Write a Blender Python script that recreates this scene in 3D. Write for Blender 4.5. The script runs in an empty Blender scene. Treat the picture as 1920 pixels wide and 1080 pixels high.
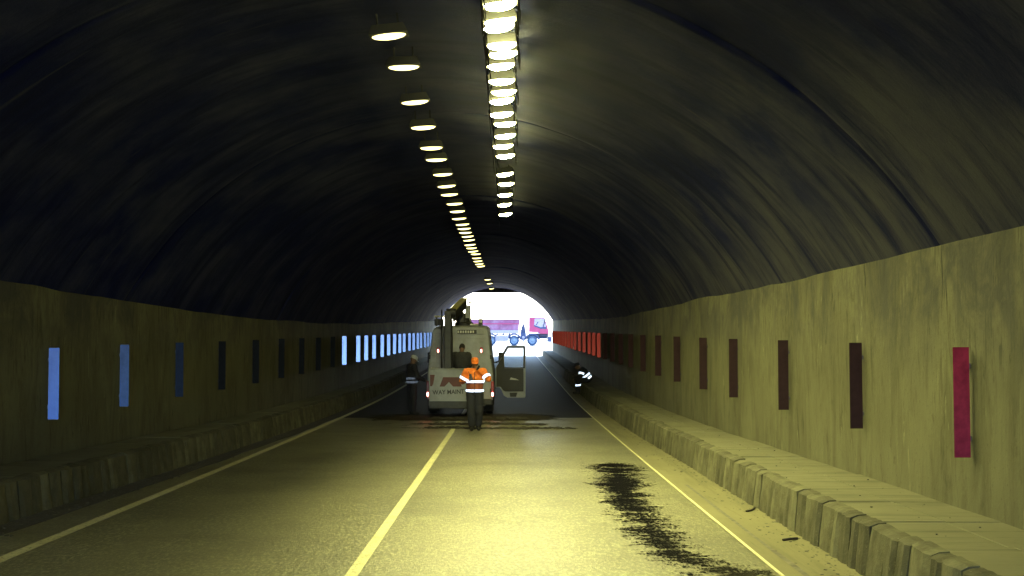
import bpy, bmesh, math, random
import numpy as np
from mathutils import Vector, Matrix, noise as mnoise

random.seed(7)
R = math.radians
sc = bpy.context.scene
col = sc.collection

# ------------------------------------------------------------------ camera
EYE = 2.0
cd = bpy.data.cameras.new('camera')
cd.sensor_width = 36.0
cd.lens = 41.25
cd.clip_start = 0.1
cd.clip_end = 6000
cam = bpy.data.objects.new('camera', cd)
cam.location = (0, 0, EYE)
cam.rotation_euler = (R(90 + 2.0), 0, R(-0.13))
col.objects.link(cam)
sc.camera = cam

# ------------------------------------------------------------------ sky, sun, exposure
SUN_EL, SUN_ROT = R(52), R(25)
w = bpy.data.worlds.new('World')
sc.world = w
w.use_nodes = True
nt = w.node_tree
nt.nodes.clear()
sky = nt.nodes.new('ShaderNodeTexSky')
sky.sky_type = 'NISHITA'
sky.sun_disc = False
sky.sun_elevation = SUN_EL
sky.sun_rotation = SUN_ROT
sky.dust_density = 0.5
sky.ozone_density = 2.5
bg = nt.nodes.new('ShaderNodeBackground')
bg.inputs['Strength'].default_value = 0.15
wo = nt.nodes.new('ShaderNodeOutputWorld')
nt.links.new(sky.outputs[0], bg.inputs[0])
nt.links.new(bg.outputs[0], wo.inputs[0])

sl = bpy.data.lights.new('sun', 'SUN')
sl.energy = 2.6
sl.angle = R(0.55)
sl.color = (1.0, 0.95, 0.88)
sun = bpy.data.objects.new('sun', sl)
sdir = Vector((math.sin(SUN_ROT) * math.cos(SUN_EL), math.cos(SUN_ROT) * math.cos(SUN_EL), math.sin(SUN_EL)))
sun.rotation_euler = sdir.to_track_quat('Z', 'Y').to_euler()
sun.location = (0, 150, 60)
col.objects.link(sun)

sc.view_settings.view_transform = 'Standard'
sc.view_settings.look = 'None'
sc.view_settings.exposure = 3.5
sc.view_settings.gamma = 1.0
sc.view_settings.use_curve_mapping = False
sc.render.engine = 'CYCLES'
sc.cycles.use_denoising = True
sc.cycles.denoiser = 'OPENIMAGEDENOISE'
sc.cycles.denoising_prefilter = 'ACCURATE'
sc.cycles.denoising_input_passes = 'RGB_ALBEDO_NORMAL'
sc.cycles.max_bounces = 8
sc.cycles.diffuse_bounces = 5
sc.cycles.glossy_bounces = 5
sc.cycles.transparent_max_bounces = 8
sc.cycles.sample_clamp_indirect = 6.0
sc.cycles.caustics_reflective = False
sc.cycles.caustics_refractive = False

LAMP_COL = (1.0, 0.96, 0.36)
LAMP_BRIGHT = 62.0
LAMP_DIM = 0.50

# ------------------------------------------------------------------ profiles
def table(pts):
    xs = [p[0] for p in pts]; ys = [p[1] for p in pts]; n = len(xs)
    ms = []
    for i in range(n):
        if i == 0: ms.append((ys[1] - ys[0]) / (xs[1] - xs[0]))
        elif i == n - 1: ms.append((ys[-1] - ys[-2]) / (xs[-1] - xs[-2]))
        else:
            a = (ys[i] - ys[i-1]) / (xs[i] - xs[i-1]); b = (ys[i+1] - ys[i]) / (xs[i+1] - xs[i])
            ms.append(0.0 if a * b < 0 else 0.5 * (a + b))
    def f(x):
        if x <= xs[0]: return ys[0]
        if x >= xs[-1]: return ys[-1]
        i = 0
        while x > xs[i+1]: i += 1
        h = xs[i+1] - xs[i]; t = (x - xs[i]) / h
        return ((2*t**3 - 3*t*t + 1) * ys[i] + (t**3 - 2*t*t + t) * h * ms[i]
                + (-2*t**3 + 3*t*t) * ys[i+1] + (t**3 - t*t) * h * ms[i+1])
    return f

Y0, Y1 = -11.0, 106.0
_zr = table([(-200, -1.3), (-60, -1.35), (-27, -1.55), (0, -1.98), (10, -2.18), (29, -2.5), (47, -2.66),
             (67, -2.58), (106, -2.42), (120, -2.25), (134, -1.9), (150, -1.8), (400, -1.8)])
zr = lambda y: _zr(y) + EYE
xr = table([(-27, 4.42), (10, 4.42), (15, 4.33), (21, 4.12), (28, 4.0), (60, 3.98), (106, 3.9)])
xl = table([(-27, -6.87), (15.5, -6.87), (20, -6.64), (27, -6.3), (40, -6.2), (106, -6.2)])
kr = table([(-27, 3.14), (20, 3.14), (30, 3.0), (106, 3.0)])
kl = table([(-27, -5.9), (13, -5.88), (22, -5.6), (30, -5.42), (106, -5.4)])
hr = table([(-27, 3.1), (12, 3.06), (30, 3.07), (106, 3.2)])
hl = table([(-27, 2.95), (15, 2.96), (20, 2.86), (27, 2.76), (45, 2.85), (106, 3.2)])
WALK = 0.46

# ------------------------------------------------------------------ mesh helpers
class MB:
    def __init__(s): s.v = []; s.f = []; s.m = []
    def add(s, vs, fs, m=0):
        o = len(s.v); s.v += [tuple(p) for p in vs]
        s.f += [tuple(o + i for i in f) for f in fs]; s.m += [m] * len(fs)
        return s
    def box(s, c, d, m=0, rot=None, taper=(1, 1)):
        x, y, z = d[0] / 2, d[1] / 2, d[2] / 2
        vs = []
        for zz, k in ((-z, (1, 1)), (z, taper)):
            vs += [Vector((-x * k[0], -y * k[1], zz)), Vector((x * k[0], -y * k[1], zz)), Vector((x * k[0], y * k[1], zz)), Vector((-x * k[0], y * k[1], zz))]
        if rot is not None: vs = [rot @ p for p in vs]
        vs = [p + Vector(c) for p in vs]
        return s.add(vs, [(3, 2, 1, 0), (4, 5, 6, 7), (0, 1, 5, 4), (1, 2, 6, 5), (2, 3, 7, 6), (3, 0, 4, 7)], m)
    def tube(s, pts, rad, n=8, m=0, caps=True):
        pts = [Vector(p) for p in pts]
        if not isinstance(rad, (list, tuple)): rad = [rad] * len(pts)
        rings = []; ref = None
        for i, p in enumerate(pts):
            a = pts[max(i - 1, 0)]; b = pts[min(i + 1, len(pts) - 1)]
            d = (b - a).normalized()
            if ref is None: ref = Vector((0, 0, 1)) if abs(d.z) < .9 else Vector((1, 0, 0))
            u = d.cross(ref).normalized(); v = d.cross(u).normalized()
            rings.append([p + (u * math.cos(2*math.pi*k/n) + v * math.sin(2*math.pi*k/n)) * rad[i] for k in range(n)])
        return s.loft(rings, caps, m)
    def loft(s, rings, caps=True, m=0, closed=True):
        n = len(rings[0]); vs = [p for r in rings for p in r]; fs = []
        for i in range(len(rings) - 1):
            for k in range(n if closed else n - 1):
                a = i*n + k; b = i*n + (k+1) % n
                fs.append((a, b, b + n, a + n))
        if caps:
            fs.append(tuple(reversed(range(n)))); fs.append(tuple((len(rings)-1)*n + k for k in range(n)))
        return s.add(vs, fs, m)
    def lathe(s, prof, c, axis='X', n=24, m=0, caps=False):
        rings = []
        for r, h in prof:
            ring = []
            for k in range(n):
                a = 2*math.pi*k/n; u, v = r*math.cos(a), r*math.sin(a)
                p = {'X': (h, u, v), 'Y': (u, h, v), 'Z': (u, v, h)}[axis]
                ring.append(Vector(p) + Vector(c))
            rings.append(ring)
        return s.loft(rings, caps, m)
    def prism(s, poly, plane, t0, t1, m=0):
        def P(a, b, t): return {'XZ': (a, t, b), 'YZ': (t, a, b), 'XY': (a, b, t)}[plane]
        n = len(poly); vs = [P(a, b, t0) for a, b in poly] + [P(a, b, t1) for a, b in poly]
        fs = [tuple(reversed(range(n))), tuple(range(n, 2*n))] + [(i, (i+1) % n, n + (i+1) % n, n + i) for i in range(n)]
        return s.add(vs, fs, m)
    def frame(s, outer, inner, plane, t0, t1, m=0):
        n = len(outer)
        def P(a, b, t): return {'XZ': (a, t, b), 'YZ': (t, a, b), 'XY': (a, b, t)}[plane]
        vs = [P(a, b, t) for t in (t0, t1) for q in (outer, inner) for a, b in q]
        fs = []
        for i in range(n):
            j = (i + 1) % n
            fs += [(i, j, n + j, n + i), (2*n + i, 3*n + i, 3*n + j, 2*n + j), (i, 2*n + i, 2*n + j, j), (n + i, n + j, 3*n + j, 3*n + i)]
        return s.add(vs, fs, m)
    def mesh(s, name, mats, smooth=False):
        me = bpy.data.meshes.new(name)
        me.from_pydata(s.v, [], s.f)
        for mm in (mats if isinstance(mats, (list, tuple)) else [mats]): me.materials.append(mm)
        me.polygons.foreach_set('material_index', s.m)
        b = bmesh.new(); b.from_mesh(me); bmesh.ops.recalc_face_normals(b, faces=b.faces); b.to_mesh(me); b.free()
        if smooth: me.polygons.foreach_set('use_smooth', [True] * len(me.polygons))
        me.update()
        return me
    def build(s, name, mats, parent=None, smooth=False, bevel=0, loc=None, angle=40):
        me = s.mesh(name, mats, smooth)
        o = bpy.data.objects.new(name, me); col.objects.link(o)
        if parent: o.parent = parent
        if loc: o.location = loc
        if bevel:
            md = o.modifiers.new('bevel', 'BEVEL'); md.width = bevel; md.segments = 2
            md.limit_method = 'ANGLE'; md.angle_limit = R(35)
        if smooth:
            try: me.set_sharp_from_angle(angle=R(angle))
            except Exception: pass
        return o

def tag(o, label=None, cat=None, group=None, kind=None):
    if label: o['label'] = label
    if cat: o['category'] = cat
    if group: o['group'] = group
    if kind: o['kind'] = kind
    return o
def empty(name, loc, rz=0):
    o = bpy.data.objects.new(name, None); o.empty_display_size = .3
    o.location = loc; o.rotation_euler = (0, 0, rz); col.objects.link(o); return o
def copy_tree(o, parent=None):
    c = o.copy(); col.objects.link(c)
    if parent: c.parent = parent
    for ch in list(o.children): copy_tree(ch, c)
    return c

# ------------------------------------------------------------------ material helpers
class NT:
    def __init__(s, name):
        s.mat = bpy.data.materials.new(name); s.mat.use_nodes = True
        s.t = s.mat.node_tree; s.t.nodes.clear()
        s.out = s.n('ShaderNodeOutputMaterial')
    def n(s, typ, **kw):
        nd = s.t.nodes.new(typ)
        for k, v in kw.items(): setattr(nd, k, v)
        return nd
    def L(s, a, b): s.t.links.new(a, b)
    def val(s, sock, v):
        if hasattr(v, 'is_output') or hasattr(v, 'links'): s.L(v, sock)
        elif isinstance(v, (tuple, list)) and len(v) == 3 and sock.type == 'RGBA': sock.default_value = (*v, 1)
        else: sock.default_value = v
    def coord(s, kind='Object', scale=(1, 1, 1), loc=(0, 0, 0)):
        tc = s.n('ShaderNodeTexCoord'); mp = s.n('ShaderNodeMapping')
        mp.inputs['Scale'].default_value = scale; mp.inputs['Location'].default_value = loc
        s.L(tc.outputs[kind], mp.inputs['Vector']); return mp.outputs[0]
    def noise(s, vec, scale=5, detail=4, rough=.55, dist=0):
        nd = s.n('ShaderNodeTexNoise'); s.L(vec, nd.inputs['Vector'])
        nd.inputs['Scale'].default_value = scale; nd.inputs['Detail'].default_value = detail
        nd.inputs['Roughness'].default_value = rough; nd.inputs['Distortion'].default_value = dist
        return nd.outputs['Fac']
    def ramp(s, fac, stops):
        nd = s.n('ShaderNodeValToRGB'); s.L(fac, nd.inputs[0]); e = nd.color_ramp.elements
        while len(e) < len(stops): e.new(.5)
        for el, (p, c) in zip(e, stops):
            el.position = p; el.color = (*c, 1) if isinstance(c, (tuple, list)) else (c, c, c, 1)
        return nd.outputs[0]
    def mix(s, fac, a, b, mode='MIX'):
        nd = s.n('ShaderNodeMix', data_type='RGBA', blend_type=mode)
        s.val(nd.inputs[0], fac); s.val(nd.inputs[6], a); s.val(nd.inputs[7], b); return nd.outputs[2]
    def math(s, op, a, b=0.0, clamp=False):
        nd = s.n('ShaderNodeMath', operation=op, use_clamp=clamp)
        s.val(nd.inputs[0], a); s.val(nd.inputs[1], b); return nd.outputs[0]
    def bump(s, h, strength=.3, dist=.01):
        nd = s.n('ShaderNodeBump'); s.L(h, nd.inputs['Height'])
        nd.inputs['Strength'].default_value = strength; nd.inputs['Distance'].default_value = dist
        return nd.outputs[0]
    def pbr(s, colr, rough=.6, metal=0.0, normal=None, spec=None, alpha=None):
        p = s.n('ShaderNodeBsdfPrincipled')
        s.val(p.inputs['Base Color'], colr); s.val(p.inputs['Roughness'], rough); s.val(p.inputs['Metallic'], metal)
        if spec is not None: s.val(p.inputs['Specular IOR Level'], spec)
        if normal is not None: s.L(normal, p.inputs['Normal'])
        if alpha is not None: s.val(p.inputs['Alpha'], alpha)
        s.L(p.outputs[0], s.out.inputs[0]); return s.mat

def simple(name, c, rough=.6, metal=0.0, var=.25, scale=6, bump=0.0, spec=None, dirt=None, dirt_amt=.5):
    t = NT(name); co = t.coord()
    n = t.noise(co, scale, 5)
    k = t.ramp(n, [(.3, 1 - var), (.7, 1 + var)])
    cc = t.mix(1.0, c, k, 'MULTIPLY')
    if dirt:
        d = t.noise(co, scale * .45, 6, .65)
        cc = t.mix(t.math('MULTIPLY', t.ramp(d, [(.45, 0.0), (.65, 1.0)]), dirt_amt), cc, dirt)
    nm = t.bump(t.noise(co, scale * 8, 4), bump, .01) if bump else None
    return t.pbr(cc, t.math('ADD', t.math('MULTIPLY', n, .2), rough - .1), metal, nm, spec)

def emission(name, c, strength):
    t = NT(name); e = t.n('ShaderNodeEmission'); e.inputs[0].default_value = (*c, 1); e.inputs[1].default_value = strength
    t.L(e.outputs[0], t.out.inputs[0]); return t.mat

def retro(name, c, share, diffuse, rough=.12, dirt=.25):
    """retroreflective sheeting: light goes back to where it came from (mirror whose normal is the incoming ray)"""
    t = NT(name); co = t.coord()
    g = t.n('ShaderNodeNewGeometry')
    n = t.noise(co, 9, 5)
    k = t.ramp(n, [(.3, 1 - dirt), (.65, 1.0)])
    gl = t.n('ShaderNodeBsdfGlossy'); gl.inputs['Roughness'].default_value = rough
    t.L(t.mix(1.0, c, k, 'MULTIPLY'), gl.inputs['Color']); t.L(g.outputs['Incoming'], gl.inputs['Normal'])
    df = t.n('ShaderNodeBsdfDiffuse'); t.L(t.mix(1.0, diffuse, k, 'MULTIPLY'), df.inputs['Color'])
    mx = t.n('ShaderNodeMixShader'); mx.inputs[0].default_value = share
    t.L(df.outputs[0], mx.inputs[1]); t.L(gl.outputs[0], mx.inputs[2]); t.L(mx.outputs[0], t.out.inputs[0])
    return t.mat

M = {}
# asphalt -----------------------------------------------------------
def mat_asphalt():
    t = NT('asphalt'); co = t.coord()
    fine = t.noise(t.coord(scale=(1, .36, 1)), 30, 4, .8); mid = t.noise(co, 14, 4, .6); big = t.noise(co, .45, 5, .6)
    lane = t.noise(t.coord(scale=(1.6, .05, 1)), 1.0, 3, .5)
    base = t.ramp(fine, [(.34, (0.0500, 0.0500, 0.0360)), (.5, (0.1650, 0.1620, 0.1094)), (.66, (0.4400, 0.4300, 0.2808))])
    base = t.mix(t.ramp(lane, [(.35, 0.0), (.75, .45)]), base, (0.2000, 0.1900, 0.1188))
    base = t.mix(t.ramp(big, [(.45, 0.0), (.7, .5)]), base, (0.0550, 0.0550, 0.0418))
    # faint pale paving seam along x = -2.33
    sx = t.n('ShaderNodeSeparateXYZ'); t.L(co, sx.inputs[0])
    seam = t.math('LESS_THAN', t.math('ABSOLUTE', t.math('ADD', sx.outputs[0], 2.33)), .012)
    base = t.mix(t.math('MULTIPLY', seam, t.ramp(mid, [(.4, 0.0), (.6, .5)])), base, (0.2000, 0.2000, 0.1296))
    rough = t.ramp(t.math('ADD', t.math('MULTIPLY', fine, .6), t.math('MULTIPLY', big, .4)), [(.3, .30), (.7, .50)])
    nm = t.bump(t.math('ADD', fine, t.math('MULTIPLY', mid, .5)), .55, .015)
    return t.pbr(base, rough, 0, nm, .62)
M['asphalt'] = mat_asphalt()
M['asphalt_new'] = simple('fresh_asphalt', (.024, .025, .027), .65, var=.4, scale=18, bump=.4, spec=.10)  # darker, less glossy asphalt from the van onward

def mat_paint():
    t = NT('road_paint'); co = t.coord()
    n = t.noise(co, 30, 5, .7); n2 = t.noise(co, 3, 4)
    c = t.mix(t.ramp(n, [(.54, 0.0), (.66, .9)]), (0.6200, 0.6000, 0.3600), (0.1000, 0.1000, 0.0648))
    c = t.mix(t.ramp(n2, [(.5, 0.0), (.75, .5)]), c, (0.2800, 0.2700, 0.1584))
    return t.pbr(c, .6, 0, t.bump(n, .3, .004))
M['paint'] = mat_paint()

def concrete(name, c1, c2, dark, streak_scale=(2, 9, .55), kind='Object', bump=.35, spot=.5, drip=.7, spec=.25, cl=(.3, .7)):
    t = NT(name); co = t.coord(kind); st = t.coord(kind, streak_scale)
    cloud = t.noise(co, .6, 5, .6); fine = t.noise(co, 26, 4, .65)
    s1 = t.noise(st, 1.0, 6, .62, .15); s2 = t.noise(t.coord(kind, tuple(q * 2.6 for q in streak_scale), (3, 7, 1)), 1.0, 5, .7)
    c = t.mix(t.ramp(cloud, [(cl[0], 0.0), (cl[1], 1.0)]), c1, c2)
    c = t.mix(t.ramp(s1, [(.52, 0.0), (.68, drip)]), c, dark)
    c = t.mix(t.ramp(s2, [(.60, 0.0), (.70, drip)]), c, dark)
    c = t.mix(t.ramp(s2, [(.24, .45), (.34, 0.0)]), c, tuple(min(1, q * 1.7) for q in c2))
    c = t.mix(t.ramp(fine, [(.62, 0.0), (.74, spot)]), c, tuple(q * .5 for q in dark))
    nm = t.bump(t.math('ADD', t.math('MULTIPLY', fine, .5), s1), bump, .02)
    return t.pbr(c, .82, 0, nm, spec)

def mat_wall():
    t = NT('cast_concrete_wall'); co = t.coord()
    cloud = t.noise(co, .55, 5, .6); blot = t.noise(t.coord(loc=(9, 4, 2)), 1.3, 6, .7); fine = t.noise(co, 22, 5, .7)
    s1 = t.noise(t.coord(scale=(1, 1.5, .35)), 1.0, 8, .68, .8); s2 = t.noise(t.coord(scale=(1, 6, 1.3), loc=(0, 3, 5)), 1.0, 7, .68, 1.0)
    s3 = t.noise(t.coord(scale=(1, 14, 1.9), loc=(0, 31, 9)), 1.0, 6, .7, .6)
    sx = t.n('ShaderNodeSeparateXYZ'); t.L(co, sx.inputs[0])
    damp = t.math('MULTIPLY', t.math('SUBTRACT', sx.outputs[2], .9), .75, True)
    c = t.mix(t.ramp(cloud, [(.32, 0.0), (.68, 1.0)]), (0.1023, 0.0990, 0.0618), (0.1485, 0.1452, 0.0903))
    c = t.mix(t.ramp(s1, [(.48, 0.0), (.70, .7)]), c, (0.0561, 0.0541, 0.0333))
    m2 = t.math('MULTIPLY', t.ramp(s2, [(.53, 0.0), (.64, 1.0)]), t.ramp(blot, [(.42, .15), (.62, 1.0)]))
    c = t.mix(t.math('MULTIPLY', m2, .7), c, (0.0396, 0.0383, 0.0238))
    m3 = t.math('MULTIPLY', t.ramp(s3, [(.54, 0.0), (.63, 1.0)]), t.math('ADD', .06, t.math('MULTIPLY', damp, t.ramp(blot, [(.35, 1.0), (.6, .3)]))))
    c = t.mix(t.math('MULTIPLY', m3, .9, True), c, (0.0198, 0.0198, 0.0143))
    c = t.mix(t.math('MULTIPLY', t.ramp(s3, [(.33, .9), (.40, 0.0)]), t.ramp(blot, [(.45, 0.0), (.6, 1.0)])), c, (0.2376, 0.2310, 0.1473))
    c = t.mix(t.ramp(fine, [(.60, 0.0), (.72, .55)]), c, (0.0396, 0.0383, 0.0238))
    grime = t.math('MULTIPLY', t.math('MULTIPLY', damp, damp), t.ramp(t.noise(t.coord(scale=(1, .9, .7), loc=(0, 17, 3)), 1.0, 7, .7, .5), [(.44, 0.0), (.60, .85)]))
    c = t.mix(grime, c, t.mix(s3, (.020, .020, .020), (.085, .084, .078)))
    nm = t.bump(t.math('ADD', t.math('MULTIPLY', fine, .6), s1), .35, .02)
    return t.pbr(c, .85, 0, nm, .2)
M['wall'] = mat_wall()
def mat_vault():
    t = NT('sooty_vault_concrete'); co = t.coord('UV')
    cloud = t.noise(co, .6, 6, .62); fine = t.noise(co, 24, 5, .7)
    s1 = t.noise(t.coord('UV', (.22, 1.7, 1)), 1.0, 7, .66, .3); s2 = t.noise(t.coord('UV', (.5, 4.5, 1), (3, 7, 1)), 1.0, 6, .7, .4)
    c = t.mix(t.ramp(cloud, [(.40, 0.0), (.64, 1.0)]), (.0040, .0078, .060), (.032, .036, .085))  # soot tones, with the blue of daylight shade put into the colour
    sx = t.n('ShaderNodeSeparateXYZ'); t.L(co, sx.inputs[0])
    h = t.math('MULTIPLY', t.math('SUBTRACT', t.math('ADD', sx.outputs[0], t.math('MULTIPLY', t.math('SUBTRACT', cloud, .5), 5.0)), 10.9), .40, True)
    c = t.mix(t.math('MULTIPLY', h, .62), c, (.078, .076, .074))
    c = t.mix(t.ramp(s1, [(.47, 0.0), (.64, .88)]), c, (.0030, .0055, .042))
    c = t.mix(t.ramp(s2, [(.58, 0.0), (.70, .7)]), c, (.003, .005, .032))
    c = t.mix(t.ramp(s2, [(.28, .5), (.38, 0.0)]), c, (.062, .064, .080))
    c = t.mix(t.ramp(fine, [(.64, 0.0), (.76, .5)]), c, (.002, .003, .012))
    nm = t.bump(t.math('ADD', t.math('MULTIPLY', fine, .5), s1), .5, .02)
    return t.pbr(c, .85, 0, nm, .06)
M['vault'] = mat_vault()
M['slab'] = concrete('walkway_concrete', (0.1275, 0.1249, 0.0796), (0.1785, 0.1742, 0.1132), (0.0510, 0.0485, 0.0306), (.5, 5, 2), bump=.3, drip=.6)
M['gutter'] = concrete('gutter_concrete', (0.1472, 0.1380, 0.0782), (0.2024, 0.1904, 0.1060), (0.0782, 0.0736, 0.0397), (5, .25, 1), bump=.25, drip=.5)

def mat_kerb():
    t = NT('kerb_concrete'); co = t.coord(); oi = t.n('ShaderNodeObjectInfo')
    v = t.coord('Object', (1, 1, 1)); add = t.n('ShaderNodeVectorMath', operation='ADD'); t.L(v, add.inputs[0])
    cmb = t.n('ShaderNodeCombineXYZ'); t.L(t.math('MULTIPLY', oi.outputs['Random'], 40.0), cmb.inputs[1]); t.L(cmb.outputs[0], add.inputs[1])
    n = t.noise(add.outputs[0], 4, 6, .65); f = t.noise(add.outputs[0], 40, 3, .6)
    c = t.mix(oi.outputs['Random'], (0.0723, 0.0697, 0.0441), (0.1615, 0.1564, 0.0979))
    c = t.mix(t.ramp(n, [(.4, 0.0), (.65, .75)]), c, (0.0467, 0.0442, 0.0275))
    c = t.mix(t.ramp(f, [(.62, 0.0), (.72, .6)]), c, (0.1870, 0.1827, 0.1163))
    return t.pbr(c, .85, 0, t.bump(t.math('ADD', n, t.math('MULTIPLY', f, .3)), .6, .03), .25)
M['kerb'] = mat_kerb()
M['dirt'] = simple('road_dirt', (.055, .05, .04), .95, var=.5, scale=14, bump=.8)
M['groove'] = simple('damp_groove', (.12, .11, .08), .9, var=.4, scale=8)
M['clod'] = simple('earth_clods', (.045, .04, .032), .95, var=.5, scale=9, bump=.7)
M['sand'] = simple('bright_dust', (.36, .35, .32), .95, var=.15, scale=.6, bump=.3)
M['stone'] = simple('loose_grit', (.07, .065, .05), .9, var=.4, scale=20)
M['stick'] = simple('dead_wood', (.035, .028, .02), .8, var=.3, scale=15)
M['housing'] = simple('lamp_housing_metal', (.03, .03, .03), .7, 0, var=.2, spec=.2)
M['lens_bright'] = emission('lamp_lens_bright', LAMP_COL, LAMP_BRIGHT)
M['lens_low'] = emission('lamp_lens_low', LAMP_COL, 5.0)
M['lens_medium'] = emission('lamp_lens_medium', LAMP_COL, LAMP_BRIGHT * .34)
M['lens_dim'] = emission('lamp_lens_dim', (1.0, .88, .30), LAMP_DIM)
M['shield'] = simple('black_shield', (.0004, .0004, .0004), 1.0, spec=0.0)  # for plates added to cut lamp light, nearly black so they stay dark
M['hanger'] = simple('dark_hanger_rod', (.02, .02, .02), .8, spec=.1)
M['bracket'] = simple('bracket_steel', (.12, .12, .12), .5, .8)
M['board_blue'] = retro('pale_blue_retroreflective', (.13, .22, .56), .42, (.05, .08, .20))
M['board_red'] = retro('red_retroreflective', (.15, .022, .015), .2, (.13, .012, .012))
M['board_blue_near'] = retro('blue_board_sheeting', (.12, .21, .58), .11, (.04, .085, .42), dirt=.15)
M['board_blue_dull'] = retro('dull_blue_sheeting', (.07, .12, .30), .065, (.03, .055, .15), dirt=.3)
M['board_blue_grimy'] = retro('grimy_blue_sheeting', (.06, .09, .18), .035, (.022, .034, .075), .3)
M['board_blue_sooty'] = retro('sooty_blue_sheeting', (.03, .035, .05), .02, (.014, .016, .022), .3)
M['board_red_near'] = retro('magenta_red_sheeting', (.25, .025, .04), .05, (.125, .014, .034), dirt=.4)
M['board_red_grimy'] = retro('sooty_red_sheeting', (.06, .02, .025), .03, (.034, .021, .021), .3)
M['strip'] = retro('silver_reflective_tape', (.36, .39, .52), .7, (.30, .30, .34), .15, .1)
M['strip_dull'] = retro('dusty_reflective_tape', (.06, .065, .09), .3, (.10, .10, .11), .2, .4)

# ------------------------------------------------------------------ setting: ground, roads
def strip_mesh(xa, xb, ys, dz, nx=1, zf=zr):
    b = MB(); rows = []
    vs = []; fs = []
    for y in ys:
        a = xa(y) if callable(xa) else xa; c = xb(y) if callable(xb) else xb
        for i in range(nx + 1): vs.append((a + (c - a) * i / nx, y, zf(y) + dz))
    n = nx + 1
    for j in range(len(ys) - 1):
        for i in range(nx): fs.append((j*n + i, j*n + i + 1, (j+1)*n + i + 1, (j+1)*n + i))
    return b.add(vs, fs)
def yr(a, b, step):
    n = max(1, int(round((b - a) / step))); return [a + (b - a) * i / n for i in range(n + 1)]

gy = [-3000, -800, -300, -200, -120] + yr(-60, 160, 4) + [200, 300, 400, 900, 3500]
tag(strip_mesh(-3000, 3000, gy, -.06, 8).build('ground', M['sand']), 'pale dusty ground around and beyond the tunnel', 'ground', kind='structure')
tag(strip_mesh(kl, 2.44, yr(Y0, 34.0, 1.0), 0, 6).build('road', M['asphalt'], smooth=True), 'worn dusty grey asphalt road up to the dirt ridges', 'road', kind='structure')
tag(strip_mesh(kl, 2.44, yr(34.0, Y1, 1.0), 0, 6).build('road', M['asphalt_new'], smooth=True), 'darker fresher asphalt road from the van to the far mouth', 'road', kind='structure')
tag(strip_mesh(-4.95, 3.2, yr(Y1, 127, 1.0), -.004, 3).build('road', M['asphalt'], smooth=True), 'sunlit asphalt road outside the far portal', 'road', kind='structure')
tag(strip_mesh(-220, 220, yr(127, 143, 2), .0, 12).build('crossing_road', M['sand'], smooth=True), 'dusty crossing road outside under the tipper truck', 'road', kind='structure')
tag(strip_mesh(-4.95, 3.2, yr(-60, Y0, 1.0), -.004, 3).build('road', M['asphalt'], smooth=True), 'asphalt approach road before the tunnel mouth', 'road', kind='structure')
gm = strip_mesh(2.44, kr, yr(Y0, Y1, 1.0), .006, 1)
gut = tag(gm.build('gutter', M['gutter']), 'dusty pale concrete gutter strip along the kerb under the red boards', 'gutter', kind='structure')
db = strip_mesh(lambda y: 2.60 + .012 * mnoise.noise((y * .7, 0, 0)), lambda y: 2.645 + .03 * mnoise.noise((y * .5, 4, 0)), yr(9.2, 17.5, .5), .010, 1)
db.build('drain_groove', M['groove'], gut)
sh = strip_mesh(lambda y: kl(y) + .01, lambda y: kl(y) + .42 + .10 * mnoise.noise((y * .45, 3.1, 0)), yr(Y0, Y1, .5), .004, 2)
tag(sh.build('dirt_shoulder', M['dirt']), 'dark dirt shoulder along the kerb under the blue boards', 'shoulder', kind='structure')
tag(strip_mesh(-1.46, -1.345, yr(Y0, 29.6, 1.0), .004).build('centre_line', M['paint']), 'painted line between the two lanes, before the dirt ridges', 'road marking', kind='structure')
tag(strip_mesh(-1.46, -1.345, yr(31.8, 126, 1.0), .004).build('centre_line', M['paint']), 'painted line between the two lanes, under and beyond the van', 'road marking', kind='structure')
tag(strip_mesh(-4.93, -4.79, yr(Y0, 126, 1.0), .004).build('edge_line', M['paint']), 'solid painted edge line beside the dirt shoulder', 'road marking', kind='structure')
tag(strip_mesh(2.40, 2.436, yr(Y0, 105, 1.0), .009).build('edge_line', M['paint']), 'thin pale edge line beside the concrete gutter', 'road marking', kind='structure')

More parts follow.
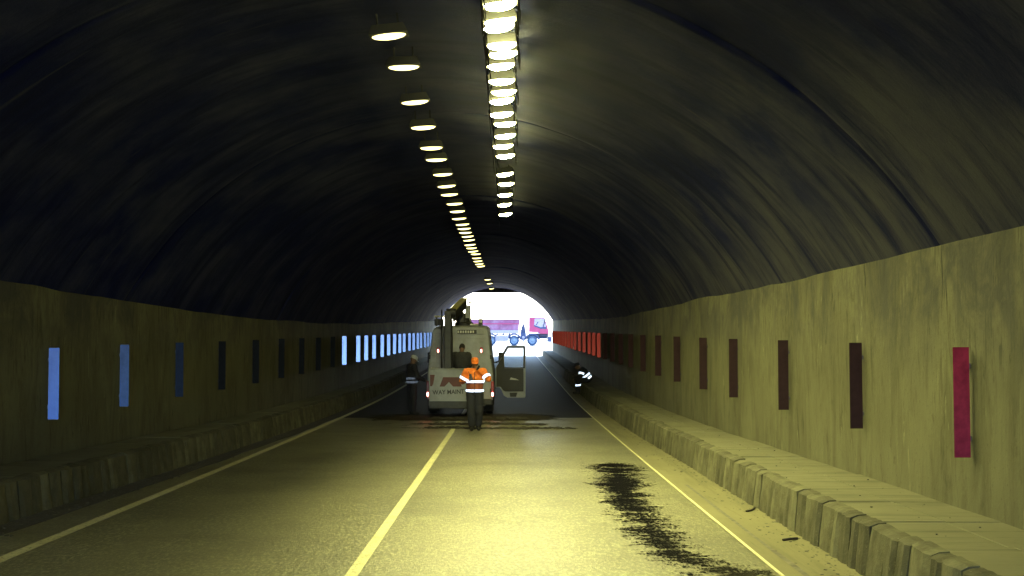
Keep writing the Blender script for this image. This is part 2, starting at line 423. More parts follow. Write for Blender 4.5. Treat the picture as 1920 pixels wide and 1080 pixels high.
# ------------------------------------------------------------------ tunnel vault
def section(y, out=0.0):
    """arc through both wall heads and the crown, plus feet behind the walls"""
    a = Vector((xl(y) - .07 - out, hl(y) - .10)); c = Vector((xr(y) + .07 + out, hr(y) - .10))
    top = 6.12 + out
    mid = (a.x + c.x) / 2; hw = (c.x - a.x) / 2
    base = (a.y + c.y) / 2; rise = top - base
    Rr = (hw * hw + rise * rise) / (2 * rise); cz = top - Rr
    a0 = math.asin(hw / Rr)
    pts = []
    N = 56
    for i in range(N + 1):
        th = -a0 + 2 * a0 * i / N
        x = mid + Rr * math.sin(th); z = cz + Rr * math.cos(th)
        tilt = (c.y - a.y) / 2 * math.sin(th) / math.sin(a0)
        pts.append((x, z + tilt, Rr * (th + a0)))
    return pts
def vault_mesh():
    joints = [-8, 4.5, 12.0, 20.3, 31.5, 43, 55, 67, 79, 91, 103]
    ys = []
    y = Y0
    for j in joints:
        ys += [q for q in yr(y, j - .12, .6)]
        ys += [j - .05, j - .015, j + .015, j + .05]
        y = j + .12
    ys += yr(y, Y1, .6)
    ys = sorted(set(round(q, 4) for q in ys))
    vs = []; uv = []; fs = []
    n = 57
    seg = lambda y: sum(1 for j in joints if y > j)
    for y in ys:
        inj = any(abs(y - j) < .03 for j in joints)
        k = seg(y); rnd = random.Random(k * 17); step = rnd.uniform(-.02, .03)
        zb = zr(y)
        for (x, z, u) in section(y):
            bulge = .035 * mnoise.noise((u * .35, y * .25, k * 3.3)) + .010 * mnoise.noise((u * 1.3, y * 1.1, 5))
            off = step * .6 + bulge + ((.05 if abs(y - 20.3) < .1 else .018) if inj else 0)
            d = Vector((x + 1.15, z - .3)).normalized()
            vs.append((x + d.x * off, y, zb + z + d.y * off)); uv.append((u, y))
    m = len(ys)
    for j in range(m - 1):
        for i in range(n - 1):
            fs.append((j*n + i, j*n + i + 1, (j+1)*n + i + 1, (j+1)*n + i))
    # outer shell so that the vault has thickness
    o0 = len(vs); yo = yr(Y0, Y1, 7)
    for y in yo:
        for (x, z, u) in section(y, .6): vs.append((x, y, zr(y) + z)); uv.append((u, y))
    for j in range(len(yo) - 1):
        for i in range(n - 1):
            q = o0 + j*n + i; fs.append((q, q + n, q + n + 1, q + 1))
    for (r0, r1) in ((0, o0), ((m-1)*n, o0 + (len(yo)-1)*n)):
        for i in range(n - 1): fs.append((r0 + i, r0 + i + 1, r1 + i + 1, r1 + i))
    me = bpy.data.meshes.new('tunnel_vault'); me.from_pydata(vs, [], fs)
    ul = me.uv_layers.new(name='UVMap')
    li = np.zeros(len(me.loops), dtype=np.int32); me.loops.foreach_get('vertex_index', li)
    ul.data.foreach_set('uv', np.array(uv, dtype=np.float32)[li].ravel())
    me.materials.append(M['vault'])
    me.polygons.foreach_set('use_smooth', [True] * len(me.polygons))
    o = bpy.data.objects.new('tunnel_vault', me); col.objects.link(o); return o
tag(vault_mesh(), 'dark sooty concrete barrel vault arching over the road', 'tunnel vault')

def wall_mesh(side):
    ys = yr(Y0, Y1, .5); b = MB(); vs = []; fs = []
    nz = 8
    for y in ys:
        x = xr(y) if side > 0 else xl(y); h = (hr(y) if side > 0 else hl(y)) + .055 * mnoise.noise((y * .22, side * 4, 0)) + .02 * mnoise.noise((y * .9, side * 9, 2))
        dx = .012 * mnoise.noise((y * .3, side, 7))
        for i in range(nz + 1):
            z = -.1 + (h + .1) * i / nz
            vs.append((x + dx + (-.02 if i == nz else 0) * 0, y, zr(y) + z))
        vs.append((x + side * .6, y, zr(y) + h + .02)); vs.append((x + side * .6, y, zr(y) - .1))
    n = nz + 3
    for j in range(len(ys) - 1):
        for i in range(n):
            k = (i + 1) % n
            fs.append((j*n + i, j*n + k, (j+1)*n + k, (j+1)*n + i))
    fs.append(tuple(range(n))); fs.append(tuple((len(ys)-1)*n + i for i in range(n)))
    return b.add(vs, fs)
tag(wall_mesh(1).build('tunnel_wall', M['wall']), 'streaked concrete side wall that carries the red boards', 'wall')
tag(wall_mesh(-1).build('tunnel_wall', M['wall']), 'dim concrete side wall that carries the blue boards', 'wall')

# far portal frame with its flat head beam
def portal(y):
    b = MB(); sec = section(y)
    inner = [(x, z) for x, z, u in sec]
    inner = [(x, min(z, 5.70)) for x, z in inner]
    inner = [(inner[0][0], 0.3)] + inner + [(inner[-1][0], .3)]
    cx = -1.1
    outer = []
    for x, z in inner:
        d = Vector((x - cx, z - .5)); d.normalize()
        t = min(9.0 / max(abs(d.x), 1e-4), 8.5 / max(d.y, 1e-4)); outer.append((cx + d.x * t, max(-.4, .5 + d.y * t)))
    n = len(inner); vs = []
    for t in (y + .003, y + .9):
        vs += [(x, t, zr(y) + z) for x, z in inner] + [(x, t, zr(y) + z) for x, z in outer]
    fs = []
    for i in range(n - 1):
        fs += [(i, i+1, n+i+1, n+i), (2*n+i, 3*n+i, 3*n+i+1, 2*n+i+1), (i, 2*n+i, 2*n+i+1, i+1), (n+i, n+i+1, 3*n+i+1, 3*n+i)]
    return b.add(vs, fs)
tag(portal(Y1).build('tunnel_portal', M['wall']), 'concrete portal frame around the bright far tunnel mouth', 'portal')

# ------------------------------------------------------------------ walkways: slabs and kerb stones
def walkway(side):
    K = kr if side > 0 else kl; W = xr if side > 0 else xl
    core = MB(); vs = []; fs = []
    ys = yr(Y0, Y1, 1.0)
    for y in ys:
        a = K(y) + side * .16; c = W(y) - side * .0 + side * .1; z = zr(y)
        zt = z + (WALK - .045 if -4 < y < 46 else WALK)
        vs += [(a, y, z - .1), (a, y, zt), (c, y, zt + .02), (c, y, z - .1)]
    for j in range(len(ys) - 1):
        for i in range(4):
            k = (i + 1) % 4; fs.append((j*4 + i, j*4 + k, (j+1)*4 + k, (j+1)*4 + i))
    fs += [(0, 1, 2, 3), tuple((len(ys)-1)*4 + i for i in range(4))]
    o = core.add(vs, fs).build('walkway', M['slab'])
    rnd = random.Random(3 if side > 0 else 4)
    y = -3.9
    while y < 45.5:
        L = rnd.uniform(1.15, 1.45); e = min(y + L - .008, 45.9)
        b = MB(); dz = rnd.uniform(-.007, .007); tz = rnd.uniform(-.006, .006)
        a0, a1, c0, c1 = K(y) + side * .155, K(e) + side * .155, W(y) + side * .02, W(e) + side * .02
        def zz(q): return zr(q) + WALK + dz
        m = .52 + rnd.uniform(-.02, .02)
        for f0, f1 in ((0, m - .004), (m + .004, 1)):
            p = [(a0 + (c0 - a0) * f0, y), (a0 + (c0 - a0) * f1, y), (a1 + (c1 - a1) * f1, e), (a1 + (c1 - a1) * f0, e)]
            t2 = rnd.uniform(-.004, .004)
            vv = [(x, q, zz(q) - .06) for x, q in p] + [(x, q, zz(q) + t2 + tz * (q - y)) for x, q in p]
            s = MB().add(vv, [(3, 2, 1, 0), (4, 5, 6, 7), (0, 1, 5, 4), (1, 2, 6, 5), (2, 3, 7, 6), (3, 0, 4, 7)])
            s.build('slab', M['slab'], o, bevel=.006)
        y += L
    # kerb stones: a few shared meshes, laid end to end
    variants = []
    for q in range(9):
        r2 = random.Random(q * 5 + (1 if side > 0 else 77)); L = r2.uniform(.24, .50); b = MB()
        ny, nzz = 4, 4; rings = []
        for j in range(ny + 1):
            t = j / ny; ring = []
            edge = 1 - abs(2 * t - 1) ** 4
            bul = .012 + .026 * edge + r2.uniform(-.006, .006)
            top = WALK + .012 + r2.uniform(-.005, .006)
            for zf, lean in ((-.08, -.035), (.12, -.012), (.30, .012), (.40, .026), (1.0, .0)):
                if zf == 1.0: ring.append((.075, top - .004))
                else: ring.append((lean - bul + r2.uniform(-.006, .006), zf * (top - .03) / .40 if zf > 0 else zf))
            ring.append((.155, top)); ring.append((.155, -.08))
            rings.append([Vector((x, (t - .5) * (L - .006), z)) for x, z in ring])
        variants.append((L, b.loft(rings).mesh('kerb_stone', M['kerb'], smooth=False)))
    y = -3.0; cnt = 0
    while y < 62 and cnt < 210:
        L, me = rnd.choice(variants)
        s = bpy.data.objects.new('kerb_stone', me); col.objects.link(s); s.parent = o
        yc = y + L / 2; sl_ = (K(yc + .3) - K(yc - .3)) / .6
        s.location = (K(yc) + side * rnd.uniform(-.008, .012), yc, zr(yc) + rnd.uniform(-.012, .006))
        s.rotation_euler = (0, rnd.uniform(-.02, .02), (-math.atan(sl_) if side > 0 else math.pi - math.atan(sl_)) + rnd.uniform(-.025, .025))
        y += L; cnt += 1
    b = MB(); vs = []; fs = []
    ys = yr(y, Y1, 1.0)
    for q in ys:
        k = K(q); z = zr(q); vs += [(k - side * .03, q, z - .1), (k + side * .01, q, z + WALK), (k + side * .15, q, z + WALK + .01), (k + side * .15, q, z - .1)]
    for j in range(len(ys) - 1):
        for i in range(4):
            k = (i + 1) % 4; fs.append((j*4 + i, j*4 + k, (j+1)*4 + k, (j+1)*4 + i))
    b.add(vs, fs); tag(b.build('far_kerb', M['kerb'], o), kind='stuff')
    return o
tag(walkway(1), 'raised concrete walkway with rough kerb stones under the red boards', 'walkway', kind='structure')
tag(walkway(-1), 'raised dusty walkway with kerb stones under the blue boards', 'walkway', kind='structure')

# ------------------------------------------------------------------ reflector boards on the walls
def board_proto(mat):
    r = empty('reflector_board', (0, 0, 0))
    MB().box((0, 0, .525), (.155, .010, 1.05)).build('plate', mat, r, bevel=.003)
    for z in (.18, .87): MB().box((.06, .022, z), (.10, .03, .05)).build('bracket', M['bracket'], r)
    return r
def place_boards(side, ds, mats, labels, group, ztop):
    protos = {}
    for d, mk, lb in zip(ds, mats, labels):
        if mk not in protos: protos[mk] = o = board_proto(M[mk])
        else: o = copy_tree(protos[mk])
        X = (xr(d) - .095) if side > 0 else (xl(d) + .095)
        o.location = (X, d, EYE + ztop - 1.05 + random.uniform(-.008, .008))
        o.rotation_euler = (0, random.uniform(-.006, .006), 0 if side > 0 else math.pi * 0)
        if side < 0: o.scale = (-1, 1, 1)
        tag(o, lb, 'reflector', group)
right_d = [11.2, 14.4, 17.75, 21.1, 24.0, 27.4, 30.7, 34.0, 37.4, 40.7, 44.0, 47.4, 50.9, 54.1, 57.2, 61.0, 65.0, 69.2, 72.6, 75.9, 79.2, 82.5, 85.8, 89.1, 92.4, 95.7, 99.0, 102.3]
rm = ['board_red_near'] + ['board_red_grimy'] * 11 + ['board_red'] * 16  # one magenta board, then dark sheeting, then bright sheeting
rl = ['faded magenta red board on the streaked wall, end of the row without soot'] + ['sooty dark red board on the streaked concrete wall'] * 11 + ['bright clean red reflective board on the wall near the far mouth'] * 16
place_boards(1, right_d, rm, rl, 'red boards along the wall', -.17)
left_d = [17.3, 20.0, 22.8, 25.6, 28.6, 31.6, 34.6, 37.6, 40.6, 43.4, 47.3, 49.9, 52.8, 56.1, 59.1, 62.1, 65.1, 67.8, 71.4, 74.6, 78, 80.9, 84.7, 88, 91.1, 94.2, 97.3, 100.4]
lm = ['board_blue_near', 'board_blue_dull', 'board_blue_grimy'] + ['board_blue_sooty'] * 6 + ['board_blue'] * 19  # sheeting darkens over the first boards, then turns bright
ll = ['vivid blue board on the dim wall, first of the blue row', 'duller blue board next to the vivid blue one', 'grimy dark blue board between the dull blue and the sooty boards'] + ['sooty board barely seen on the dark wall opposite the dark red boards'] * 6 + ['bright pale blue reflective board on the dark wall'] * 19
place_boards(-1, left_d, lm, ll, 'blue boards along the wall', -.27)

# ------------------------------------------------------------------ lamps under the vault
def lamp_proto(mat, wd, ln, depth, skirt=0):
    r = empty('tunnel_lamp', (0, 0, 0))
    MB().box((0, 0, .06), (wd + .06, ln + .06, .12), taper=(.8, .85)).build('housing', M['housing'], r, bevel=.01)
    rings = []
    for k, f in ((1.0, .0), (.9, .45), (.62, .82), (.28, .98)):
        rings.append([Vector((wd/2 * k * math.cos(a), ln/2 * k * math.sin(a), -depth * f)) for a in [2*math.pi*i/14 for i in range(14)]])
    b = MB().loft(rings); b.build('lens', mat, r, smooth=True, loc=(0, 0, -.002))
    if skirt: MB().box((-wd/2 - .02, 0, .02 - skirt/2), (.008, ln + .34, skirt + .04)).build('glare_shield', M['shield'], r)  # added plate, shaped to keep lamp light off the left side
    if skirt: MB().box((wd/2 + .02, 0, -.08), (.008, ln + .34, .20)).build('glare_shield', M['shield'], r)  # shorter added plate, limits lamp light on the right vault and wall
    for s in (-1, 1): MB().box((s * wd * .3, 0, .2), (.02, .03, .2)).build('hanger', M['hanger'], r)
    return r
def place_lamps(ds, X, mat, dims, label, group, tilt, zz):
    p = lamp_proto(M[mat], *dims)
    for i, d in enumerate(ds):
        o = p if i == 0 else copy_tree(p)
        o.location = (X + random.uniform(-.03, .03), d, zr(d) + zz + random.uniform(-.03, .03))
        o.rotation_euler = (random.uniform(-.03, .03), tilt + random.uniform(-.04, .04), 0)
        tag(o, label, 'lamp', group)
def lamp_depths(pix, vp_fit, H):  # distances along the row from the spacing of the lamps
    return [2200 * H / (vp_fit - p) for p in pix]
bright_d = [10.7, 11.5, 12.3] + [12.9, 13.5, 13.9, 14.5, 15.1, 15.75, 16.5, 17.35, 17.9, 18.85, 19.7, 20.8, 21.8, 23.0, 25.5, 27.1, 28.9, 30.8, 33.1]
place_lamps([d for d in bright_d if d > 24], -.10, 'lens_medium', (.36, .20, .06, .50), 'weaker oval lamp at the van end of the closely spaced row', 'closely spaced bright ceiling lamps', R(-6), 5.83)
place_lamps([d for d in bright_d if d < 24], -.10, 'lens_bright', (.36, .20, .06, .50), 'glaring oval lamp in the closely spaced row under the vault', 'closely spaced bright ceiling lamps', R(-6), 5.83)
place_lamps([1.5, 4.0, 6.2, 8.3, 10.3], -1.46, 'lens_low', (.42, .22, .04), 'stronger oval lamp of the widely spaced row beside its near end', 'widely spaced dim ceiling lamps', R(4), 5.83)  # unseen lamps added to brighten the near left wall
dim_d = [12.3, 14.2, 15.8, 18.1, 20.0, 22.1, 23.5, 25.7, 27.2, 29.1, 30.9, 32.8, 34.4, 36.4, 37.6, 39.0, 40.7, 42.3, 44.1, 46.0, 48.0, 50.0, 52.5, 55, 57.5, 60, 78, 86, 98]
place_lamps(dim_d, -1.46, 'lens_dim', (.42, .22, .04), 'dim oval lamp in the widely spaced row towards the far mouth', 'widely spaced dim ceiling lamps', R(-4), 5.83)

# ------------------------------------------------------------------ oil spill, dirt ridges, litter
def spill():
    t = NT('wet_oil'); co = t.coord(); at = t.n('ShaderNodeAttribute'); at.attribute_name = 'fall'
    n1 = t.noise(t.coord(scale=(.8, 1.25, 1)), 2.2, 8, .82); n2 = t.noise(t.coord(scale=(1, .36, 1)), 30, 4, .8)
    a = t.math('ADD', at.outputs['Fac'], t.math('MULTIPLY', t.math('SUBTRACT', n1, .5), 3.2))
    a = t.math('ADD', a, t.math('MULTIPLY', t.math('SUBTRACT', .5, n2), 1.9))
    a = t.ramp(a, [(.32, 0.0), (.70, 1.0)])
    mat = t.pbr((.008, .008, .010), .16, 0, t.bump(n2, .12, .006), .4, a)
    cx = table([(9.2, 2.1), (10.4, 2.05), (11.3, 1.70), (13.7, 1.58), (16.9, 1.62), (20.5, 1.80), (21.3, 1.7)])
    hw = table([(9.2, .55), (10.4, .48), (11.3, .36), (13.7, .36), (16.9, .42), (20.5, .52), (21.3, .2)])
    vs = []; fs = []; fall = []; ys = yr(9.2, 21.3, .25); n = 12
    for y in ys:
        e = min(1, (y - 9.2) / .8, (21.3 - y) / .7)
        for i in range(n + 1):
            u = -1 + 2 * i / n; vs.append((cx(y) + u * hw(y) * 1.25, y, zr(y) + .004)); fall.append((1 - abs(u)) * (.78 + .14 * min(1, max(0, (y - 12) / 3))) * max(0, e))
    vs = [(min(x, 2.375), y, z) for x, y, z in vs]
    for j in range(len(ys) - 1):
        for i in range(n): fs.append((j*(n+1) + i, j*(n+1) + i + 1, (j+1)*(n+1) + i + 1, (j+1)*(n+1) + i))
    me = bpy.data.meshes.new('oil_spill'); me.from_pydata(vs, [], fs); me.materials.append(mat)
    at_ = me.attributes.new('fall', 'FLOAT', 'POINT'); at_.data.foreach_set('value', fall)
    o = bpy.data.objects.new('oil_spill', me); col.objects.link(o)
    tag(o, 'long black wet spill on the asphalt beside the gutter line', 'spill', kind='structure')
spill()

def lumps(name, mat, n, xf, yf, size, seed, flat=.6):
    r2 = random.Random(seed); b = MB()
    for _ in range(n):
        x, y = xf(r2), yf(r2); s = size(r2); z = zr(y)
        base = [Vector(p) for p in ((1, 0, 0), (.3, .9, 0), (-.8, .6, 0), (-.8, -.6, 0), (.3, -.9, 0))]
        a = r2.uniform(0, 6.28); ca, sa = math.cos(a), math.sin(a)
        vv = []
        for k, h in ((1.0, -.15), (.85, .5)):
            for p in base:
                q = p * s * k * r2.uniform(.75, 1.2); vv.append((x + q.x * ca - q.y * sa, y + q.x * sa + q.y * ca, z + .004 + s * flat * h * r2.uniform(.8, 1.2)))
        vv.append((x, y, z + s * flat * r2.uniform(.7, 1.0)))
        fs = [(i, (i+1) % 5, 5 + (i+1) % 5, 5 + i) for i in range(5)] + [(5 + i, 5 + (i+1) % 5, 10) for i in range(5)]
        b.add(vv, fs)
    return b.build(name, mat)
def ridge(name, seed, y0, xa, xb, n, label, spread=.14, mx=.085):
    r2 = random.Random(seed * 13); pts = []
    while len(pts) < n:
        x = r2.uniform(xa, xb); e = min(1, (x - xa) / .5, (xb - x) / .5)
        if r2.random() > (.55 + 1.3 * mnoise.noise((x * 1.4, seed * 5.0, 0))) * e: continue
        pts.append((x, y0 + .55 * mnoise.noise((x * .9, seed * 3.0, 1)) + r2.gauss(0, spread * (.6 + .8 * abs(mnoise.noise((x * 2.1, seed, 4)))))))
    it = iter(pts); cur = [None]
    def fx(r): cur[0] = next(it); return cur[0][0]
    o = lumps(name, M['clod'], n, fx, lambda r: cur[0][1], lambda r: mx * r.choice([.2, .25, .3, .4, .6, 1.0]) * r.uniform(.7, 1.2), seed, .5)
    tag(o, label, 'dirt', kind='stuff')
ridge('dirt_ridge', 1, 29.75, -2.3, 1.75, 900, 'low ridge of dark crumbled dirt across the road at the orange worker')
ridge('dirt_ridge', 2, 31.3, -2.2, 1.0, 800, 'second thin ridge of crumbled dirt behind the orange worker', .16)
ridge('dirt_ridge', 3, 33.9, -2.3, .65, 1100, 'wide band of dark dirt under the rear of the van', .35, .07)
ridge('dirt_ridge', 5, 33.6, -.35, .35, 260, 'small dark heap of dirt beside the rear wheel of the van', .16, .12)
def dirt_shade_sheet():
    t = NT('scattered_dirt'); co = t.coord(); at = t.n('ShaderNodeAttribute'); at.attribute_name = 'fall'
    n1 = t.noise(t.coord(scale=(.8, .5, 1)), 2.2, 6, .75); n2 = t.noise(co, 30, 4, .7)
    a = t.math('ADD', at.outputs['Fac'], t.math('MULTIPLY', t.math('SUBTRACT', n1, .5), 1.3))
    a = t.math('ADD', a, t.math('MULTIPLY', t.math('SUBTRACT', n2, .5), .6))
    mat = t.pbr(t.mix(n2, (.02, .018, .014), (.075, .068, .052)), .95, 0, t.bump(n2, .6, .02), .1, t.ramp(a, [(.38, 0.0), (.62, .92)]))
    vs = []; fs = []; fall = []; ys = yr(29.2, 36.5, .3); n = 16; xa, xb = -5.2, 2.36
    prof = table([(29.2, 0), (29.7, .55), (30.4, .22), (31.3, .5), (32.2, .3), (33.3, .9), (34.6, .95), (36.5, .0)])  # densest at the van, where soft shadow is painted in with the dirt
    for y in ys:
        for i in range(n + 1):
            u = i / n; vs.append((xa + (xb - xa) * u, y, zr(y) + .0075)); fall.append(prof(y) * min(1, 3 * u, 4.0 * (1 - u)))
    for j in range(len(ys) - 1):
        for i in range(n): fs.append((j*(n+1) + i, j*(n+1) + i + 1, (j+1)*(n+1) + i + 1, (j+1)*(n+1) + i))
    me = bpy.data.meshes.new('dirt_patch'); me.from_pydata(vs, [], fs); me.materials.append(mat)
    at_ = me.attributes.new('fall', 'FLOAT', 'POINT'); at_.data.foreach_set('value', fall)
    o = bpy.data.objects.new('dirt_patch', me); col.objects.link(o)
    tag(o, 'scattered dark dirt spread over the asphalt around the van', 'dirt', kind='stuff')
dirt_shade_sheet()
tag(lumps('gutter_grit', M['stone'], 1100, lambda r: 3.12 - abs(r.gauss(0, .17)), lambda r: r.uniform(6, 34), lambda r: r.choice([.006, .008, .01, .012, .02]) * r.uniform(.6, 1.3), 11),
    'dark grit and small stones lying in the concrete gutter', 'grit', kind='stuff')
tag(lumps('shoulder_grit', M['stone'], 420, lambda r: -5.75 + abs(r.gauss(0, .25)), lambda r: r.uniform(11, 34), lambda r: r.uniform(.008, .026), 12),
    'grit and stones lying on the dirt shoulder', 'grit', kind='stuff')
def walk_grit():
    r2 = random.Random(21); b = MB()
    for _ in range(90):
        y = r2.uniform(7, 30); x = r2.uniform(3.3, xr(y) - .05); s = r2.choice([.003, .004, .005, .009]) * r2.uniform(.7, 1.2); z = zr(y) + WALK + .006
        b.box((x, y, z + s * .4), (s * 2, s * 1.6, s), rot=Matrix.Rotation(r2.uniform(0, 3), 3, 'Z'))
    tag(b.build('walkway_grit', M['stone']), 'specks of dark grit on the walkway under the red boards', 'grit', kind='stuff')
walk_grit()
def stick(pts, r, label):
    p0 = Vector(pts[0]); b = MB().tube([Vector(p) - p0 for p in pts], r, 6)
    tag(b.build('stick', M['stick'], loc=p0), label, 'stick')
def gp(x, y, h=.012): return (x, y, zr(y) + .006 + h)
stick([gp(2.92, 14.55), gp(3.0, 14.62, .016), gp(3.10, 14.9)], .012, 'short dark stick in the gutter lying level with the wide part of the spill')
stick([gp(2.86, 12.35), gp(2.95, 12.38, .02), gp(3.04, 12.46)], .014, 'thick dark stick against the kerb stones in the gutter')
stick([gp(3.02, 10.25, .03), gp(3.06, 10.0, .01), gp(3.12, 9.95, .012), gp(3.17, 10.1, .02)], .006, 'thin bent wire like twig at the foot of the kerb')
stick([gp(2.80, 9.25), gp(2.87, 9.27)], .010, 'stub of dark stick in the gutter, by the bent twig')

# ------------------------------------------------------------------ van with aerial lift
M['van'] = simple('dirty_van_paint', (.30, .315, .34), .45, var=.12, scale=2.2, dirt=(.11, .105, .085), dirt_amt=.55)
M['van_dark'] = simple('black_plastic', (.018, .018, .02), .55, var=.3)
M['rubber'] = simple('tyre_rubber', (.016, .016, .016), .85, var=.3)
M['rim'] = simple('dull_rim', (.16, .16, .16), .5, .6)
M['lift_dark'] = simple('dark_lift_steel', (.035, .035, .033), .5, .3, var=.3)
M['lift_yellow'] = simple('boom_yellow', (.50, .46, .16), .45, var=.2)
M['tail_red'] = emission('tail_lamp_glow', (1.0, .18, .14), 3.2)
M['tail_off'] = simple('tail_lamp_red', (.25, .01, .012), .3)
M['logo'] = simple('logo_red', (.10, .022, .015), .5, var=.2)
M['ink'] = simple('black_lettering', (.03, .03, .035), .5)
M['pale'] = simple('pale_plate', (.5, .5, .48), .5, var=.3, scale=30)
def mat_glass():
    t = NT('window_glass')
    a = t.n('ShaderNodeBsdfTransparent'); g = t.n('ShaderNodeBsdfGlossy'); g.inputs['Roughness'].default_value = .02
    f = t.n('ShaderNodeFresnel'); f.inputs[0].default_value = 1.45; mx = t.n('ShaderNodeMixShader')
    a.inputs[0].default_value = (.88, .90, .90, 1)
    t.L(f.outputs[0], mx.inputs[0]); t.L(a.outputs[0], mx.inputs[1]); t.L(g.outputs[0], mx.inputs[2]); t.L(mx.outputs[0], t.out.inputs[0])
    return t.mat
M['glass'] = mat_glass()

def wheel(name, parent, c, r=.35, wd=.22, side=1, rim=None, n=28):
    e = MB(); h = wd / 2
    e.lathe([(r*.60, -h*.9), (r*.80, -h), (r*.96, -h*.85), (r, -h*.5), (r, h*.5), (r*.96, h*.85), (r*.80, h), (r*.60, h*.9)], (0, 0, 0), 'X', n)
    t = e.build(name, M['rubber'], parent, smooth=True, loc=c, angle=50)
    rb = MB().lathe([(r*.61, side*h*.9), (r*.57, side*h*.6), (r*.46, side*h*.35), (r*.30, side*h*.45), (r*.26, side*h*.8), (r*.16, side*h*.95), (.001, side*h*.95)], (0, 0, 0), 'X', n)
    rb.build('rim', rim or M['rim'], t, smooth=True, angle=30)
    return t

def van():
    VX, VY = -1.47, 35.2
    slope = (zr(VY + 4) - zr(VY)) / 4
    r = empty('lift_van', (VX, VY, zr(VY + 1)))
    def ring(y, zb, zt, wb, wt, wm=None):
        wm = wm or wb; hh = zt - zb; rr = .12
        pts = [(-wb/2 + .05, zb), (wb/2 - .05, zb), (wb/2, zb + .08), (wm/2, zb + hh*.36), (wt/2 + (wm - wt)/2*.28, zb + hh*.80), (wt/2, zt - rr), (wt/2 - .05, zt - .035), (wt/2 - .16, zt),
               (-wt/2 + .16, zt), (-wt/2 + .05, zt - .035), (-wt/2, zt - rr), (-wt/2 - (wm - wt)/2*.28, zb + hh*.80), (-wm/2, zb + hh*.36), (-wb/2, zb + .08)]
        return [Vector((x, y, z)) for x, z in pts]
    rings = [ring(.0, .42, 2.60, 1.90, 1.62, 1.93), ring(.04, .40, 2.65, 1.95, 1.66, 1.98), ring(1.5, .40, 2.70, 1.96, 1.68, 2.0), ring(3.6, .40, 2.70, 1.96, 1.68, 2.0),
             ring(4.3, .40, 2.60, 1.95, 1.62, 1.98), ring(4.75, .40, 2.30, 1.94, 1.56, 1.97), ring(5.25, .40, 1.42, 1.92, 1.66, 1.95), ring(5.8, .40, 1.12, 1.84, 1.60, 1.86), ring(5.92, .45, .95, 1.70, 1.5, 1.72)]
    MB().loft(rings).build('body', M['van'], r, smooth=True, angle=32)
    # rear doors with raised shells and pressed panels
    for s in (-1, 1):
        o = [(s*.012, .47), (s*.90, .47), (s*.925, 1.2), (s*.875, 1.95), (s*.80, 2.42), (s*.012, 2.42)]
        b = MB().prism(o, 'XZ', -.022, .004)
        d = b.build('rear_door', M['van'], r, bevel=.008)
        i = [(s*.10, 1.30), (s*.80, 1.30), (s*.76, 1.95), (s*.71, 2.30), (s*.10, 2.30)]
        i2 = [(s*.13, 1.33), (s*.77, 1.33), (s*.73, 1.94), (s*.685, 2.27), (s*.13, 2.27)]
        MB().frame(i, i2, 'XZ', -.034, -.020).build('pressed_rib', M['van'], d, bevel=.004)
        for z in (.75, 1.75): MB().box((s * .915, -.03, z), (.05, .03, .12)).build('hinge', M['van_dark'], d)
        MB().box((s*.06, -.03, 1.12), (.05, .025, .16)).build('handle', M['van_dark'], d, bevel=.006)
    MB().box((0, -.02, 2.505), (1.42, .04, .14), taper=(.97, 1)).build('roof_header', M['van'], r, bevel=.01)
    sg = MB().box((.20, -.046, 2.505), (.58, .012, .115)).build('roof_sign', M['van_dark'], r)
    for k in range(7): MB().box((-.06 + .075*k, -.054, 2.505), (.042 + .012*(k % 2), .006, .07)).build('sign_mark', M['pale'], sg)
    # lamps
    for x, z in ((-.66, 1.96), (.63, 1.96)):
        b = MB().box((x, -.03, z), (.085, .03, .17)); h = b.build('marker_light', M['tail_off'], r, bevel=.012)
        MB().box((x, -.047, z - .025), (.036, .012, .08)).build('lit_bulb', M['tail_red'], h, bevel=.005)
    for s in (-1, 1):
        b = MB().box((s*.965, -.03, .80), (.09, .07, .46)); h = b.build('tail_light', M['tail_off'], r, bevel=.02)
        MB().box((s*.968, -.07, .64), (.045, .014, .11)).build('lit_bulb', M['tail_red'], h, bevel=.006)
    MB().box((0, -.06, .41), (1.92, .16, .19)).build('rear_bumper', M['van_dark'], r, bevel=.03)
    MB().box((0, .6, .35), (1.5, 1.6, .12)).build('underbody', M['van_dark'], r)
    MB().box((.15, .3, .28), (.5, .5, .16), taper=(1, 1)).build('spare_wheel_carrier', M['van_dark'], r, bevel=.05)
    for s in (-1, 1):
        for y in (.95, 4.75):
            wheel('wheel', r, (s*.85, y, .345), .345, .24, s)
        MB().box((s*.82, .52, .32), (.34, .02, .42)).build('mud_flap', M['rubber'], r)
        # mirrors
        m = MB().box((s*1.20, 4.62, 1.62), (.20, .12, .36)).build('wing_mirror', M['van_dark'], r, bevel=.03)
        MB().tube([(s*.95, 4.65, 1.45), (s*1.15, 4.63, 1.5)], .03, 6).build('mirror_arm', M['van_dark'], m)
    # windscreen
    MB().add([(-.80, 5.235, 1.46), (.80, 5.235, 1.46), (.74, 4.79, 2.24), (-.74, 4.79, 2.24)], [(0, 1, 2, 3)]).build('windscreen', M['van_dark'], r)
    # open front door seen from the back, hinge at the front pillar
    yd = 4.55
    out = [(.0, .62), (.14, .62), (.22, .50), (.28, .34), (.40, .27), (1.0, .27), (1.02, .34), (1.02, 1.96), (.98, 2.02), (.42, 2.02), (.36, 1.98), (.04, 1.36), (.0, 1.25)]
    out = [(x + 1.0, z) for x, z in out]
    win = [(.30, 1.27), (.95, 1.27), (.955, 1.93), (.42, 1.95), (.26, 1.66)]
    win = [(x + 1.0, z) for x, z in win]
    door = MB()
    # lower shell
    low = [(1.0, .62), (1.14, .62), (1.22, .50), (1.28, .34), (1.40, .27), (2.0, .27), (2.02, .34), (2.02, 1.24), (1.0, 1.24)]
